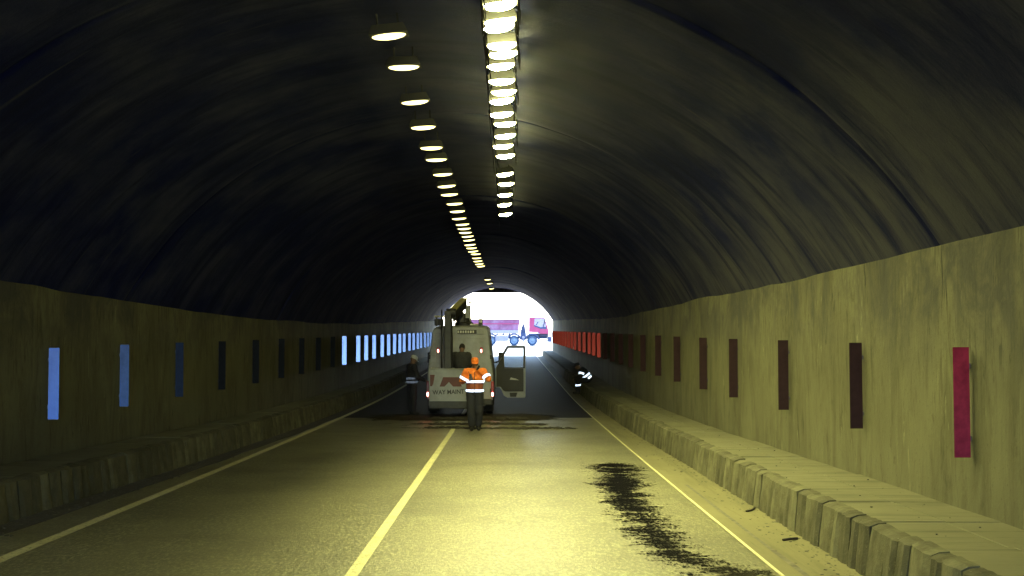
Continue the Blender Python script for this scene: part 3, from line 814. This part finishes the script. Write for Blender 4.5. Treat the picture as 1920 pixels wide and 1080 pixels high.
    door.prism(low, 'XZ', yd, yd + .06)
    door.prism([(1.0, 1.24), (1.30, 1.24), (1.27, 1.62), (1.22, 1.66), (1.04, 1.34)], 'XZ', yd, yd + .05)
    ws = [(1.25, 1.245), (2.02, 1.245), (2.02, 1.96), (1.98, 2.02), (1.42, 2.02), (1.36, 1.98), (1.20, 1.69)]
    wi = [(1.31, 1.275), (1.955, 1.275), (1.955, 1.90), (1.93, 1.955), (1.45, 1.955), (1.41, 1.93), (1.285, 1.68)]
    door.frame(ws, wi, 'XZ', yd + .004, yd + .05)
    do = door.build('front_door', M['van'], r, bevel=.006)
    MB().prism(wi, 'XZ', yd + .022, yd + .028).build('pane', M['glass'], do)
    trim = [(1.03, .64), (1.17, .64), (1.26, .52), (1.33, .48), (1.95, .48), (1.95, 1.255), (1.30, 1.255), (1.27, 1.60), (1.20, 1.60), (1.03, 1.30)]
    MB().prism(trim, 'XZ', yd - .03, yd - .002).build('inner_trim', M['van_dark'], do, bevel=.01)
    MB().frame([(x, z) for x, z in [(1.24, 1.262), (2.0, 1.262), (2.0, 2.0), (1.40, 2.0), (1.20, 1.68)]], [(1.30, 1.29), (1.94, 1.29), (1.94, 1.945), (1.435, 1.945), (1.275, 1.665)], 'XZ', yd - .012, yd + .002).build('window_seal', M['van_dark'], do)
    MB().prism([(1.48, .88), (1.80, .86), (1.70, .91), (1.52, .955)], 'XZ', yd - .045, yd - .030).build('pull_handle', M['pale'], do)
    MB().prism([(1.50, .30), (1.70, .30), (1.74, .44), (1.48, .44)], 'XZ', yd - .02, yd - .002).build('speaker_pocket', M['van_dark'], do, bevel=.008)
    # ---- aerial lift on the roof
    lift = M['lift_dark']
    z0 = 2.70
    MB().lathe([(.30, 0), (.30, .10), (.24, .14), (.22, .26)], (.02, 2.35, z0 - .02), 'Z', 20, caps=True).build('turntable', lift, r)
    MB().box((.15, 2.35, z0 + .33), (.20, .30, .62), taper=(.8, .8)).build('turret', M['van'], r, bevel=.02)
    MB().box((-.08, 2.30, z0 + .22), (.30, .40, .36)).build('valve_block', lift, r, bevel=.03)
    MB().tube([(.20, 2.2, z0 + .62), (.20, 2.2, z0 + .80)], .015, 6).build('aerial', lift, r)
    MB().box((.215, 2.2, z0 + .735), (.10, .02, .05)).build('aerial_cap', lift, r)
    # boom coming back and down to the mast
    A = Vector((-.20, -.65, 3.15)); B = Vector((.03, 2.3, 3.56))
    d = (B - A).normalized(); q = d.to_track_quat('Y', 'Z').to_matrix()
    L = (B - A).length
    bo = MB().box((A + B) / 2, (.20, L, .05), rot=q); bm = bo.build('boom', M['lift_yellow'], r, bevel=.006)
    up = q @ Vector((0, 0, 1))
    MB().box((A + B) / 2 - up * .155, (.18, L * .99, .25), rot=q).build('boom_box', lift, bm, bevel=.01)
    MB().tube([A - up * .34 + d * .3, B - up * .40 - d * .5], .045, 8).build('lift_ram', lift, bm)
    # mast down to the basket
    MB().box((-.335, -.66, 2.23), (.20, .22, 1.78)).build('mast', lift, r, bevel=.012)
    MB().box((-.215, -.62, 2.10), (.03, .05, 1.5)).build('mast_rail', M['bracket'], r)
    MB().lathe([(.11, -.14), (.11, .14)], (-.24, -.66, 3.08), 'X', 14, caps=True).build('knuckle', lift, r)
    MB().tube([(-.52, -.62, 1.44), (-.52, -.62, 3.16)], .022, 8).build('hose_pole', lift, r)
    MB().tube([(-.215, -.78, 1.45), (-.20, -.80, 2.2), (-.23, -.80, 3.0)], .022, 6).build('hydraulic_hose', M['rubber'], r)
    # roof rack pieces left of the mast
    for x in (-.74, -.58): MB().box((x, .5, z0 + .12), (.05, .05, .28)).build('rack_post', lift, r)
    MB().box((-.62, .5, z0 + .27), (.36, .06, .045)).build('rack_bar', M['pale'], r)
    MB().box((-.70, 1.1, z0 + .10), (.26, .5, .2)).build('tool_box', lift, r, bevel=.02)
    be = MB().box((.60, .35, z0 + .09), (.13, .13, .22), taper=(.9, .9)).build('beacon', M['van_dark'], r, bevel=.02)
    MB().box((.60, .28, z0 + .12), (.09, .02, .07)).build('beacon_lens', M['pale'], be)
    MB().box((.40, .5, z0 + .02), (.26, .2, .06)).build('roof_hatch', M['pale'], r, bevel=.02)
    # ---- basket
    bx0, bx1, by0, by1 = -.825, .34, -1.28, -.50
    ba = MB()
    ba.box(((bx0+bx1)/2, by0, .86), (bx1 - bx0, .03, 1.10)); ba.box(((bx0+bx1)/2, by1, .86), (bx1 - bx0 - .03, .03, 1.10))
    ba.box((bx0, (by0+by1)/2, .86), (.03, by1 - by0 - .04, 1.10)); ba.box((bx1, (by0+by1)/2, .86), (.03, by1 - by0 - .04, 1.10))
    ba.box(((bx0+bx1)/2, (by0+by1)/2, .36), (bx1 - bx0 - .06, by1 - by0 - .06, .05))
    bk = ba.build('basket', M['van'], r)
    zt = 1.43
    MB().tube([(bx0, by0, zt), (bx1, by0, zt), (bx1, by1, zt), (bx0, by1, zt), (bx0, by0, zt)], .024, 8).build('rim_rail', M['van'], bk)
    MB().box(((bx0+bx1)/2, by0 - .02, .41), (bx1 - bx0 + .02, .02, .20)).build('kick_plate', M['lift_dark'], bk)
    yf = by0 - .0165
    def flat(poly, nm, mt): MB().prism(poly, 'XZ', yf - .004, yf).build(nm, mt, bk)
    flat([(-.815, .94), (-.76, .94), (-.72, 1.02), (-.68, 1.27), (-.815, 1.27)], 'logo_patch', M['logo'])
    flat([(-.54, .93), (-.40, .93), (-.27, 1.06), (-.15, .93), (.10, .93), (.02, 1.20), (-.44, 1.20)], 'logo_patch', M['logo'])
    cu = bpy.data.curves.new('lettering', 'FONT'); cu.body = 'WAY MAINT'; cu.size = .175; cu.extrude = .002; cu.offset = .004
    to = bpy.data.objects.new('lettering_tmp', cu); col.objects.link(to)
    bpy.context.view_layer.update()
    me = bpy.data.meshes.new_from_object(to.evaluated_get(bpy.context.evaluated_depsgraph_get())); bpy.data.objects.remove(to)
    xs = [v.co.x for v in me.vertices]; k = .92 / (max(xs) - min(xs))
    for v in me.vertices: v.co = Vector(((v.co.x - min(xs)) * k, v.co.y, v.co.z))
    me.materials.clear(); me.materials.append(M['ink'])
    lo = bpy.data.objects.new('lettering', me); col.objects.link(lo); lo.parent = bk
    lo.location = (-.745, yf - .003, .70); lo.rotation_euler = (R(90), R(-2), 0)
    tag(r, 'dirty pale high roof van with rear lift basket and open front door', 'van')
    return r
van()

# ------------------------------------------------------------------ tipper truck outside
M['truck_red'] = simple('truck_pinkish_red', (.24, .022, .09), .4, var=.12, scale=1.5)  # truck is red; the pink of lens flare is put into the colour
M['truck_box'] = simple('tipper_mauve_red', (.14, .038, .11), .6, var=.3, scale=1.2, dirt=(.24, .19, .28), dirt_amt=.5)  # flare tint put into the red of the box as well
M['truck_pale'] = simple('tipper_sill_pale', (.22, .21, .29), .6, var=.15)
M['truck_blue'] = simple('chassis_blue_grey', (.012, .030, .095), .6, var=.25)
M['truck_tyre'] = simple('dusty_tyre', (.028, .055, .115), .9, var=.2)  # blue shade from the sky put into the tyre colour
M['truck_rim'] = simple('pale_rim', (.14, .20, .29), .5, .1, var=.15)
M['truck_dark'] = simple('truck_dark', (.005, .012, .045), .6)
def truck():
    TY = 134.0; g = zr(TY)
    r = empty('tipper_truck', (0, TY, g))
    dark, blue = M['truck_dark'], M['truck_blue']
    MB().box((-.3, 1.15, .92), (9.3, .9, .26)).build('chassis', dark, r)
    for i, x in enumerate((2.62, .55, -2.10, -3.50)):
        for s in (-1, 1):
            y = 1.15 + s * 1.05
            t = MB().lathe([(.36, -.16), (.50, -.17), (.56, -.13), (.58, -.06), (.58, .06), (.56, .13), (.50, .17), (.36, .16)], (0, 0, 0), 'Y', 28).build('wheel', M['truck_tyre'], r, smooth=True, loc=(x, y, .58), angle=50)
            MB().lathe([(.365, s*.15), (.33, s*.09), (.22, s*.07), (.18, s*.14), (.12, s*.17), (.001, s*.17)], (0, 0, 0), 'Y', 28).build('rim', M['truck_rim'], t, smooth=True, angle=30)
        # mudguard arcs
        arc_o = [(x + .88*math.cos(a), .58 + .84*math.sin(a)) for a in [R(8 + 164*k/14) for k in range(15)]]
        arc_i = [(x + .66*math.cos(a), .58 + .64*math.sin(a)) for a in [R(172 - 164*k/14) for k in range(15)]]
        MB().prism(arc_o + arc_i, 'XZ', -.06, .42).build('mudguard', blue, r)
    # cab
    prof = [(2.25, 1.55), (2.25, 3.18), (2.32, 3.26), (3.95, 3.22), (4.10, 3.1), (4.42, 2.05), (4.50, 1.5), (4.48, 1.32), (3.5, 1.36), (3.3, 1.5)]
    MB().prism(prof, 'XZ', .06, 2.3).build('cab', M['truck_red'], r, bevel=.04)
    MB().prism([(2.82, 2.30), (2.90, 3.10), (3.90, 3.10), (4.05, 2.95), (4.20, 2.12), (3.95, 2.0), (3.55, 2.02)], 'XZ', .035, .058).build('side_window', M['truck_pale'], r)
    MB().prism([(2.80, 2.22), (3.55, 1.92), (4.25, 1.90), (4.20, 2.16), (3.55, 2.10), (2.84, 2.36)], 'XZ', .025, .035).build('window_sill', blue, r)
    MB().box((3.98, .045, 2.55), (.10, .02, 1.0), rot=Matrix.Rotation(R(14), 3, 'Y')).build('door_pillar', blue, r)
    MB().tube([(3.05, .03, 2.34), (3.28, .03, 2.72)], .04, 6).build('steering_wheel', dark, r)
    MB().box((4.62, .0, 2.02), (.34, .12, .12), rot=Matrix.Rotation(R(-15), 3, 'Y')).build('corner_fairing', M['truck_red'], r)
    MB().box((4.25, -.12, 3.12), (.5, .05, .05)).build('mirror_arm', blue, r)
    MB().box((4.36, -.14, 2.72), (.12, .1, .5)).build('wing_mirror', blue, r)
    MB().box((3.85, .15, 1.42), (1.25, .06, .16)).build('cab_sill', M['truck_pale'], r)
    for z in (.55, .85, 1.12): MB().box((3.95, .12, z), (.80, .3, .14)).build('cab_step', blue if z < 1 else dark, r)
    MB().box((3.35, .75, 1.20), (2.2, .9, .42)).build('cab_frame', dark, r)
    MB().box((4.62, 1.1, .72), (.42, 2.4, .62)).build('front_bumper', blue, r, bevel=.05)
    MB().box((4.85, .3, 1.25), (.06, .5, .5)).build('front_guard', blue, r)
    MB().box((1.6, .2, 1.05), (.62, .5, .8)).build('battery_box', blue, r, bevel=.04)
    for z in (.55, .95): MB().lathe([(.16, -.3), (.16, .3)], (1.6, .1, z), 'Y', 12, caps=True).build('air_tank', M['truck_pale'], r)
    # exhaust and intake stack behind the cab
    MB().prism([(1.28, 1.4), (1.9, 1.4), (1.82, 2.1), (1.70, 2.35), (1.66, 3.1), (1.52, 3.1), (1.50, 2.35), (1.36, 2.05)], 'XZ', .35, .75).build('intake_stack', blue, r)
    # box body
    MB().prism([(-5.3, 1.55), (1.06, 1.55), (1.10, 3.02), (-5.4, 3.02)], 'XZ', -.05, 2.35).build('tipper_box', M['truck_box'], r)
    MB().box((-2.15, -.09, 3.00), (6.5, .09, .09)).build('top_rail', M['truck_box'], r)
    MB().box((-2.15, -.09, 2.50), (6.44, .08, .10)).build('side_rib', M['truck_red'], r)
    MB().box((-2.15, -.10, 1.58), (6.40, .12, .38)).build('box_sill', M['truck_pale'], r)
    MB().box((1.15, 1.1, 2.45), (.09, 2.3, 1.8)).build('headboard', M['truck_box'], r)
    MB().box((1.33, 1.1, 3.48), (.42, 2.2, .06), rot=Matrix.Rotation(R(-38), 3, 'Y')).build('cab_guard', blue, r)
    MB().box((-.85, .15, .82), (1.5, .55, .62)).build('fuel_tank', M['truck_pale'], r, bevel=.08)
    MB().box((-.85, .10, 1.22), (1.7, .4, .12)).build('tank_shelf', blue, r)
    for x in (-1.4, -.7, .0): MB().box((x, .35, 1.30), (.18, .2, .22)).build('crossmember', dark, r)
    tag(r, 'pinkish red tipper truck standing side on outside the far mouth', 'truck')
truck()

# ------------------------------------------------------------------ people
M['skin'] = simple('skin', (.17, .095, .06), .55, var=.1, scale=30)  # skin tone darkened to carry the shade under the cap
M['orange'] = simple('orange_hi_vis_cloth', (.80, .20, .03), .8, var=.15, scale=12, bump=.5)
M['maroon'] = simple('dusty_orange_cloth', (.30, .085, .05), .85, var=.2, scale=12, bump=.5)  # darker cloth tone for the lower part of the jacket
M['navy'] = simple('navy_work_cloth', (.012, .013, .022), .85, var=.3, scale=12, bump=.5)
M['grey_cloth'] = simple('dark_grey_cloth', (.030, .030, .032), .85, var=.3, scale=12, bump=.5)
M['boot'] = simple('black_boot', (.012, .012, .012), .6)
M['device'] = simple('black_phone', (.012, .012, .014), .4)
M['helmet'] = simple('white_cap', (.5, .5, .48), .5)
M['hair'] = simple('dark_hair', (.02, .016, .012), .8)

def capsule(bm, p0, r0, p1, r1, n=12):
    p0, p1 = Vector(p0), Vector(p1)
    d = p1 - p0; L = d.length or 1e-6; d /= L
    ref = Vector((0, 0, 1)) if abs(d.z) < .9 else Vector((1, 0, 0))
    u = d.cross(ref).normalized(); v = d.cross(u)
    prof = [(-r0, .02), (-r0*.7, r0*.71), (0, r0), (L*.5, (r0+r1)/2), (L, r1), (L + r1*.7, r1*.71), (L + r1, .02 * r1)]
    rings = []
    for h, rr in prof:
        rings.append([bm.verts.new(p0 + d*h + (u*math.cos(2*math.pi*k/n) + v*math.sin(2*math.pi*k/n))*rr) for k in range(n)])
    for i in range(len(rings) - 1):
        for k in range(n): bm.faces.new((rings[i][k], rings[i][(k+1) % n], rings[i+1][(k+1) % n], rings[i+1][k]))
    bm.faces.new(list(reversed(rings[0]))); bm.faces.new(rings[-1])
def ellloft(bm, secs, n=20):
    """secs: (centre, half width, half depth, axis u, axis v)"""
    rings = []
    for c, a, b_, u, v in secs:
        c, u, v = Vector(c), Vector(u), Vector(v)
        rings.append([bm.verts.new(c + u*a*math.cos(2*math.pi*k/n) + v*b_*math.sin(2*math.pi*k/n)) for k in range(n)])
    for i in range(len(rings) - 1):
        for k in range(n): bm.faces.new((rings[i][k], rings[i][(k+1) % n], rings[i+1][(k+1) % n], rings[i+1][k]))
    bm.faces.new(list(reversed(rings[0]))); bm.faces.new(rings[-1])

def hand(bm, wrist, direc, palm_n, s=1.0, curl=.9, thumb=1):
    """palm and five curled fingers of different lengths"""
    w_, d = Vector(wrist), Vector(direc).normalized()
    nrm = Vector(palm_n); nrm = (nrm - d * nrm.dot(d)).normalized(); side = d.cross(nrm)
    pc = w_ + d * .05 * s
    for k in (-1, 0, 1): capsule(bm, w_ + side*k*.018*s, .020*s, w_ + d*.085*s + side*k*.026*s, .017*s, 8)
    for k, L in ((-1.5, .062), (-.5, .075), (.5, .082), (1.5, .074)):
        p = w_ + d*.092*s + side*k*.020*s; c = curl
        q = p + (d*math.cos(c*.6) + nrm*math.sin(c*.6)) * L*.5*s; e = q + (d*math.cos(c*1.5) + nrm*math.sin(c*1.5)) * L*.5*s
        capsule(bm, p, .0095*s, q, .009*s, 8); capsule(bm, q, .009*s, e, .0078*s, 8)
    p = w_ + d*.03*s + side*thumb*.035*s; q = p + (d*.6 + side*thumb*.6 + nrm*.5).normalized()*.045*s; e = q + (d*.8 + nrm*.6).normalized()*.03*s
    capsule(bm, p, .013*s, q, .011*s, 8); capsule(bm, q, .011*s, e, .009*s, 8)

def person(loc, rz, P, label, top, legs, stripes, cap=None, cap_mat=None, seed=0, group=None):
    """P holds the joints; one continuous remeshed body, clothes lifted off it as parts"""
    bm = bmesh.new()
    H, CH, NK, HD = (Vector(P[k]) for k in ('hip', 'chest', 'neck', 'head'))
    up = (NK - H).normalized(); fw = Vector(P.get('front', (0, -1, 0))); fw = (fw - up * fw.dot(up)).normalized(); sd = up.cross(fw)
    if sd.dot(Vector(P['sh_r']) - Vector(P['sh_l'])) < 0: sd = -sd
    bulk = P.get('bulk', 1.0)
    def S(c, a, b_): return (c, a * bulk, b_ * bulk, sd, fw)
    ellloft(bm, [S(H - up*.10, .13, .105), S(H, .178, .13), S(H.lerp(CH, .45), .175, .132), S(CH, .205, .145), S(CH.lerp(NK, .6), .195, .125), S(CH.lerp(NK, .9), .12, .095), S(NK, .07, .07)])
    capsule(bm, NK - up*.04, .062, HD - (HD - NK).normalized()*.03, .058)
    hu = (HD - NK).normalized() if P.get('headup') is None else Vector(P['headup']).normalized()
    hf = Vector(P.get('look', fw)); hf = (hf - hu * hf.dot(hu)).normalized(); hs = hu.cross(hf)
    def HS(h, a, b_, o=0): return (HD + hu*h + hf*o, a, b_, hs, hf)
    ellloft(bm, [HS(-.115, .030, .032, .045), HS(-.095, .050, .060, .022), HS(-.05, .066, .082, .008), HS(0, .075, .095), HS(.05, .076, .097, -.004), HS(.09, .060, .078, -.006), HS(.118, .02, .03, -.006)])
    capsule(bm, HD + hf*.090 + hu*.022, .010, HD + hf*.112 - hu*.022, .016, 8)            # nose
    capsule(bm, HD + hf*.088 - hu*.058 - hs*.018, .008, HD + hf*.088 - hu*.058 + hs*.018, .008, 8)  # mouth
    for s in (-1, 1):
        capsule(bm, HD + hs*s*.074 - hu*.02, .014, HD + hs*s*.080 + hu*.02, .016, 8)       # ears
        capsule(bm, HD + hs*s*.030 + hf*.078 + hu*.012, .012, HD + hs*s*.036 + hf*.078 + hu*.012, .012, 8)  # eyes
    tagsegs = []
    for s in ('l', 'r'):
        sh, el, wr = (Vector(P[k + '_' + s]) for k in ('sh', 'el', 'wr'))
        capsule(bm, CH.lerp(NK, .45), .09, sh, .085*bulk); capsule(bm, sh, .080*bulk, el, .060*bulk); capsule(bm, el, .060*bulk, wr, .042*bulk)
        d, n_, th = P.get('hand_' + s, ((wr - el), (0, -1, 0), 1))
        hand(bm, wr, d, n_, 1.0, P.get('curl', .9), th)
        hp, kn, an, toe = (Vector(P[k + '_' + s]) for k in ('hp', 'kn', 'an', 'toe'))
        lb = P.get('legs', bulk)
        capsule(bm, hp, .100*lb, kn, .076*lb); capsule(bm, kn, .078*lb, an + (kn - an).normalized()*.04, .064*lb)
        capsule(bm, an, .050, an.lerp(toe, .25) + Vector((0, 0, -.03)), .048); capsule(bm, an.lerp(toe, .1) - Vector((0, 0, .045)), .040, toe, .036)
        tagsegs += [(sh, el, 'arm_' + s, .08), (el, wr, 'arm_' + s, .05), (wr, wr + Vector(d).normalized() * .16, 'hand', .03),
                    (hp, kn, 'leg_' + s, .09), (kn, an + (kn - an).normalized()*.06, 'leg_' + s, .06), (an, toe, 'boot_' + s, .05)]
    tagsegs += [(H - up*.02, CH, 'torso', .17), (CH, NK - up*.10, 'torso', .13), (NK + up*.01, HD, 'head', .065), (HD - hu*.06, HD + hu*.06, 'head', .085)]
    me = bpy.data.meshes.new('tmp'); bm.to_mesh(me); bm.free()
    o = bpy.data.objects.new('tmp', me); col.objects.link(o)
    md = o.modifiers.new('r', 'REMESH'); md.mode = 'VOXEL'; md.voxel_size = .0105
    m2 = o.modifiers.new('s', 'SMOOTH'); m2.factor = .5; m2.iterations = 3
    bpy.context.view_layer.update()
    body = bpy.data.meshes.new_from_object(o.evaluated_get(bpy.context.evaluated_depsgraph_get()))
    bpy.data.objects.remove(o)
    body.name = 'body'
    body.polygons.foreach_set('use_smooth', [True] * len(body.polygons))
    # tag faces by nearest limb
    nf = len(body.polygons); cen = np.zeros(nf*3); body.polygons.foreach_get('center', cen); cen = cen.reshape(-1, 3)
    best = np.full(nf, 1e9); tg = np.zeros(nf, dtype=np.int32); names = ['torso', 'arm_l', 'arm_r', 'hand', 'leg_l', 'leg_r', 'seat', 'boot_l', 'boot_r', 'head']
    for a, b_, nm, rad in tagsegs:
        a_, ab = np.array(a), np.array(b_ - a); t = np.clip(((cen - a_) @ ab) / max(ab @ ab, 1e-9), 0, 1)
        dist = np.linalg.norm(cen - (a_ + t[:, None]*ab), axis=1) - rad
        k = dist < best; best[k] = dist[k]; tg[k] = names.index(nm)
    hem = P.get('hem', -.06)
    hpos = (cen - np.array(H)) @ np.array(up)
    k = (tg == 0) & (hpos < hem); tg[k] = 6
    k = ((tg == 4) | (tg == 5)) & (hpos > hem) & (best < .06) & (np.abs((cen - np.array(H)) @ np.array(fw)) < .16) & (hpos < .25) & (P.get('stand', True)); tg[k] = 0
    body.materials.clear()
    for mm in (M['skin'],): body.materials.append(mm)
    root = bpy.data.objects.new('person', None); root.empty_display_size = .3; root.location = loc; root.rotation_euler = (0, 0, rz); col.objects.link(root)
    bo = bpy.data.objects.new('body', body); col.objects.link(bo); bo.parent = root
    def lift(nm, tags, mat, off, cuts=(), parent=root, fold=0.0):
        b = bmesh.new(); b.from_mesh(body); b.faces.ensure_lookup_table()
        kill = [f for f in b.faces if names[tg[f.index]] not in tags]
        nrm = {v.index: v.normal.copy() for v in b.verts}
        for v in b.verts:
            f_ = fold * (mnoise.noise(v.co * 9 + Vector((seed, 0, 0))) + .6 * mnoise.noise(v.co * 21)) if fold else 0
            v.co += v.normal * (off + f_)
        bmesh.ops.delete(b, geom=kill, context='FACES')
        for co_, no_ in cuts:
            bmesh.ops.bisect_plane(b, geom=b.verts[:] + b.edges[:] + b.faces[:], plane_co=co_, plane_no=no_, clear_outer=True)
        if not b.faces: b.free(); return None
        m = bpy.data.meshes.new(nm); b.to_mesh(m); b.free(); m.materials.append(mat)
        m.polygons.foreach_set('use_smooth', [True] * len(m.polygons))
        q = bpy.data.objects.new(nm, m); col.objects.link(q); q.parent = parent
        sd_ = q.modifiers.new('t', 'SOLIDIFY'); sd_.thickness = .004; sd_.offset = -1
        return q
    if P.get('two_tone'):
        pc = H + up * .235
        jk = lift('jacket', ('torso', 'arm_l', 'arm_r'), M[top], .016, ((pc, -up),), fold=.012)
        lift('jacket_skirt', ('torso', 'arm_l', 'arm_r'), M[P['two_tone']], .016, ((pc, up),), jk, fold=.012)
    else:
        jk = lift('jacket', ('torso', 'arm_l', 'arm_r'), M[top], .016, fold=.012)
    lift('trousers', ('leg_l', 'leg_r', 'seat'), M[legs], .012, fold=.010)
    for q_ in ('boot_l', 'boot_r'): lift('boot', (q_,), M['boot'], .008)
    for nm, tags, h0, h1, org, ax, mt in stripes(P, H, up):
        org, ax = Vector(org), Vector(ax).normalized()
        lift('reflective_band', tags, M[mt], .031, ((org + ax*h1, ax), (org + ax*h0, -ax)), jk)
    if cap:
        cb = MB(); rings = []
        for h, a, b_ in ((.030, .090, .112), (.065, .092, .113), (.105, .084, .103), (.135, .062, .078), (.148, .02, .03)):
            rings.append([HD + hu*h + hs*a*math.cos(q) + hf*(b_*math.sin(q) - .004) for q in [2*math.pi*i/24 for i in range(24)]])
        cb.loft(rings); c_ = cb.build('cap', M[cap_mat], root, smooth=True)
        if cap == 'peak':
            pk = MB(); r1 = []; r2 = []
            for i in range(13):
                q = R(20 + 140*i/12); base = HD + hu*.034 + hs*.088*math.cos(q) + hf*.108*math.sin(q)
                tip = base + hf*.062*math.sin(q)**.7 - hu*.020
                r1 += [base]; r2 += [tip]
            vs = r1 + r2 + [p - hu*.006 for p in r1] + [p - hu*.006 for p in r2]
            fs = []
            for i in range(12): fs += [(i, i+1, 14+i, 13+i), (26+i, 39+i, 40+i, 27+i), (13+i, 14+i, 40+i, 39+i)]
            pk.add(vs, fs).build('peak', M[cap_mat], c_, smooth=True)
    else:
        b = MB(); rings = []
        for h, a, b_, o_ in ((-.03, .079, .06, -.05), (.03, .083, .085, -.025), (.08, .078, .098, -.008), (.115, .058, .075, -.006), (.130, .02, .03, -.006)):
            rings.append([HD + hu*h + hs*a*math.cos(q) + hf*(b_*math.sin(q) + o_) for q in [2*math.pi*i/20 for i in range(20)]])
        b.loft(rings).build('hair', M['hair'], root, smooth=True)
    tag(root, label, 'person', group)
    return root, jk

def std(extra=None):
    P = dict(hip=(0, 0, .97), chest=(0, 0, 1.30), neck=(0, .01, 1.52), head=(0, -.01, 1.655),
             sh_l=(-.19, .0, 1.44), sh_r=(.19, .0, 1.44), el_l=(-.25, .03, 1.14), el_r=(.25, .03, 1.14), wr_l=(-.24, -.10, .90), wr_r=(.24, -.10, .90),
             hp_l=(-.09, 0, .92), hp_r=(.09, 0, .92), kn_l=(-.11, -.02, .50), kn_r=(.11, -.02, .50), an_l=(-.12, .02, .10), an_r=(.12, .02, .10),
             toe_l=(-.13, -.14, .045), toe_r=(.13, -.14, .045))
    if extra: P.update(extra)
    return P
# 1: worker in orange, walking towards the camera with a phone at his mouth
wy, wx = 29.0, -.85
P1 = std(dict(sh_l=(-.20, .0, 1.44), sh_r=(.20, .0, 1.44), el_l=(-.31, .0, 1.21), wr_l=(-.165, -.22, 1.29), el_r=(.335, -.06, 1.27), wr_r=(.125, -.19, 1.48),
              hand_l=((.9, -.35, .1), (0, -.9, .2), 1), hand_r=((-.6, -.05, .75), (-.5, .6, 0), 1),
              kn_l=(-.10, -.06, .50), an_l=(-.065, -.05, .10), toe_l=(-.075, -.22, .045), kn_r=(.11, -.02, .50), an_r=(.085, .09, .10), toe_r=(.10, -.08, .045), bulk=1.08, hem=-.02, legs=1.18, look=(.12, -1, -.1), two_tone='maroon'))
def st1(P, H, up):
    out = [('b', ('torso',), -.055, .0 + .005, H + up*.035, up, 'strip'), ('b', ('torso',), -.028, .028, H + up*.235, up, 'strip')]
    for s, f in (('l', .55), ('r', .58)):
        a, b = Vector(P['sh_' + s]), Vector(P['el_' + s]); c = a.lerp(b, f + .12); out.append(('b', ('arm_' + s,), -.030, .030, c, b - a, 'strip'))
    return out
p1, j1 = person((wx, wy, zr(wy)), 0, P1, 'worker in orange hi-vis jacket and cap walking on the road, phone at mouth', 'orange', 'navy', st1, 'peak', 'orange', 1)
MB().box((0, -.175, 1.20), (.014, .012, .50)).build('zip', M['boot'], j1)
ph = MB().box((0, 0, 0), (.055, .016, .14)).build('phone', M['device'], None, bevel=.006, loc=(wx + .085, wy - .215, zr(wy) + 1.545))
ph.rotation_euler = (R(10), R(25), R(30)); tag(ph, 'black phone held at the mouth by the orange worker', 'phone')
rd = MB().box((0, 0, 0), (.06, .035, .15)); rd.tube([(-.015, 0, .07), (-.015, 0, .15)], .008, 6)
rd = rd.build('radio', M['device'], None, bevel=.004, loc=(wx - .085, wy - .285, zr(wy) + 1.325)); rd.rotation_euler = (0, R(-18), 0)
tag(rd, 'black handheld radio in front of the orange worker, held at chest height', 'radio')

# 2: worker beside the van
def st2(P, H, up): return [('b', ('torso',), -.03, .03, H + up*.13, up, 'strip_dull'), ('b', ('torso',), -.03, .03, H + up*.02, up, 'strip_dull')]
y2 = 35.4
P2 = std(dict(el_l=(-.26, -.06, 1.16), wr_l=(-.20, -.28, 1.06), el_r=(.27, -.04, 1.15), wr_r=(.22, -.27, 1.05), an_l=(-.10, .0, .10), an_r=(.10, .0, .10), toe_l=(-.12, -.16, .045), toe_r=(.12, -.16, .045), head=(0, -.05, 1.65), bulk=1.06, hem=-.10))
person((-2.93, y2, zr(y2)), R(115), P2, 'worker in dark clothes and pale cap standing beside the van mirror', 'navy', 'navy', st2, 'peak', 'helmet', 2)
# 3: worker in the basket
y3 = 34.45
P3 = std(dict(el_l=(-.24, -.08, 1.16), wr_l=(-.16, -.30, 1.12), el_r=(.25, -.08, 1.15), wr_r=(.17, -.30, 1.12), head=(.0, -.07, 1.64), bulk=1.08))
person((-1.40, y3, zr(36.2) + .385), R(170), P3, 'worker in dark clothes standing inside the lift basket', 'grey_cloth', 'grey_cloth', lambda P, H, up: [], None, None, 3)
# 4: worker seated on the kerb
y4 = 48.0; zk = .50
P4 = dict(hip=(.40, 0, zk + .12), chest=(.22, 0, zk + .40), neck=(.07, 0, zk + .56), head=(-.05, 0, zk + .64), headup=(-.25, 0, 1), look=(-1, 0, -.4), front=(-1, 0, .3), stand=False,
          sh_l=(.13, -.19, zk + .49), sh_r=(.13, .19, zk + .49), el_l=(.06, -.25, zk + .22), el_r=(.06, .25, zk + .22), wr_l=(-.14, -.13, zk + .12), wr_r=(-.14, .13, zk + .12),
          hp_l=(.34, -.10, zk + .10), hp_r=(.34, .10, zk + .10), kn_l=(-.05, -.14, zk + .06), kn_r=(-.05, .14, zk + .06), an_l=(.0, -.14, .10), an_r=(-.04, .14, .10), toe_l=(-.16, -.16, .045), toe_r=(-.20, .16, .045),
          hand_l=((-.8, .3, -.2), (0, .6, -.8), -1), hand_r=((-.8, -.3, -.2), (0, -.6, -.8), 1), bulk=1.06, hem=-.04)
def st4(P, H, up):
    out = [('b', ('torso',), -.035, .035, H + up*.04, up, 'strip'), ('b', ('torso',), -.035, .035, H + up*.17, up, 'strip')]
    a, b = Vector(P['sh_l']), Vector(P['el_l']); out.append(('b', ('arm_l',), -.035, .035, a.lerp(b, .5), b - a, 'strip'))
    a, b = Vector(P['kn_l']), Vector(P['an_l']); out.append(('b', ('leg_l',), -.03, .03, a.lerp(b, .4), b - a, 'strip'))
    return out
person((2.83, y4, zr(y4)), 0, P4, 'worker in dark clothes with silver bands sitting bent forward on the kerb', 'navy', 'navy', st4, 'peak', 'navy', 4)
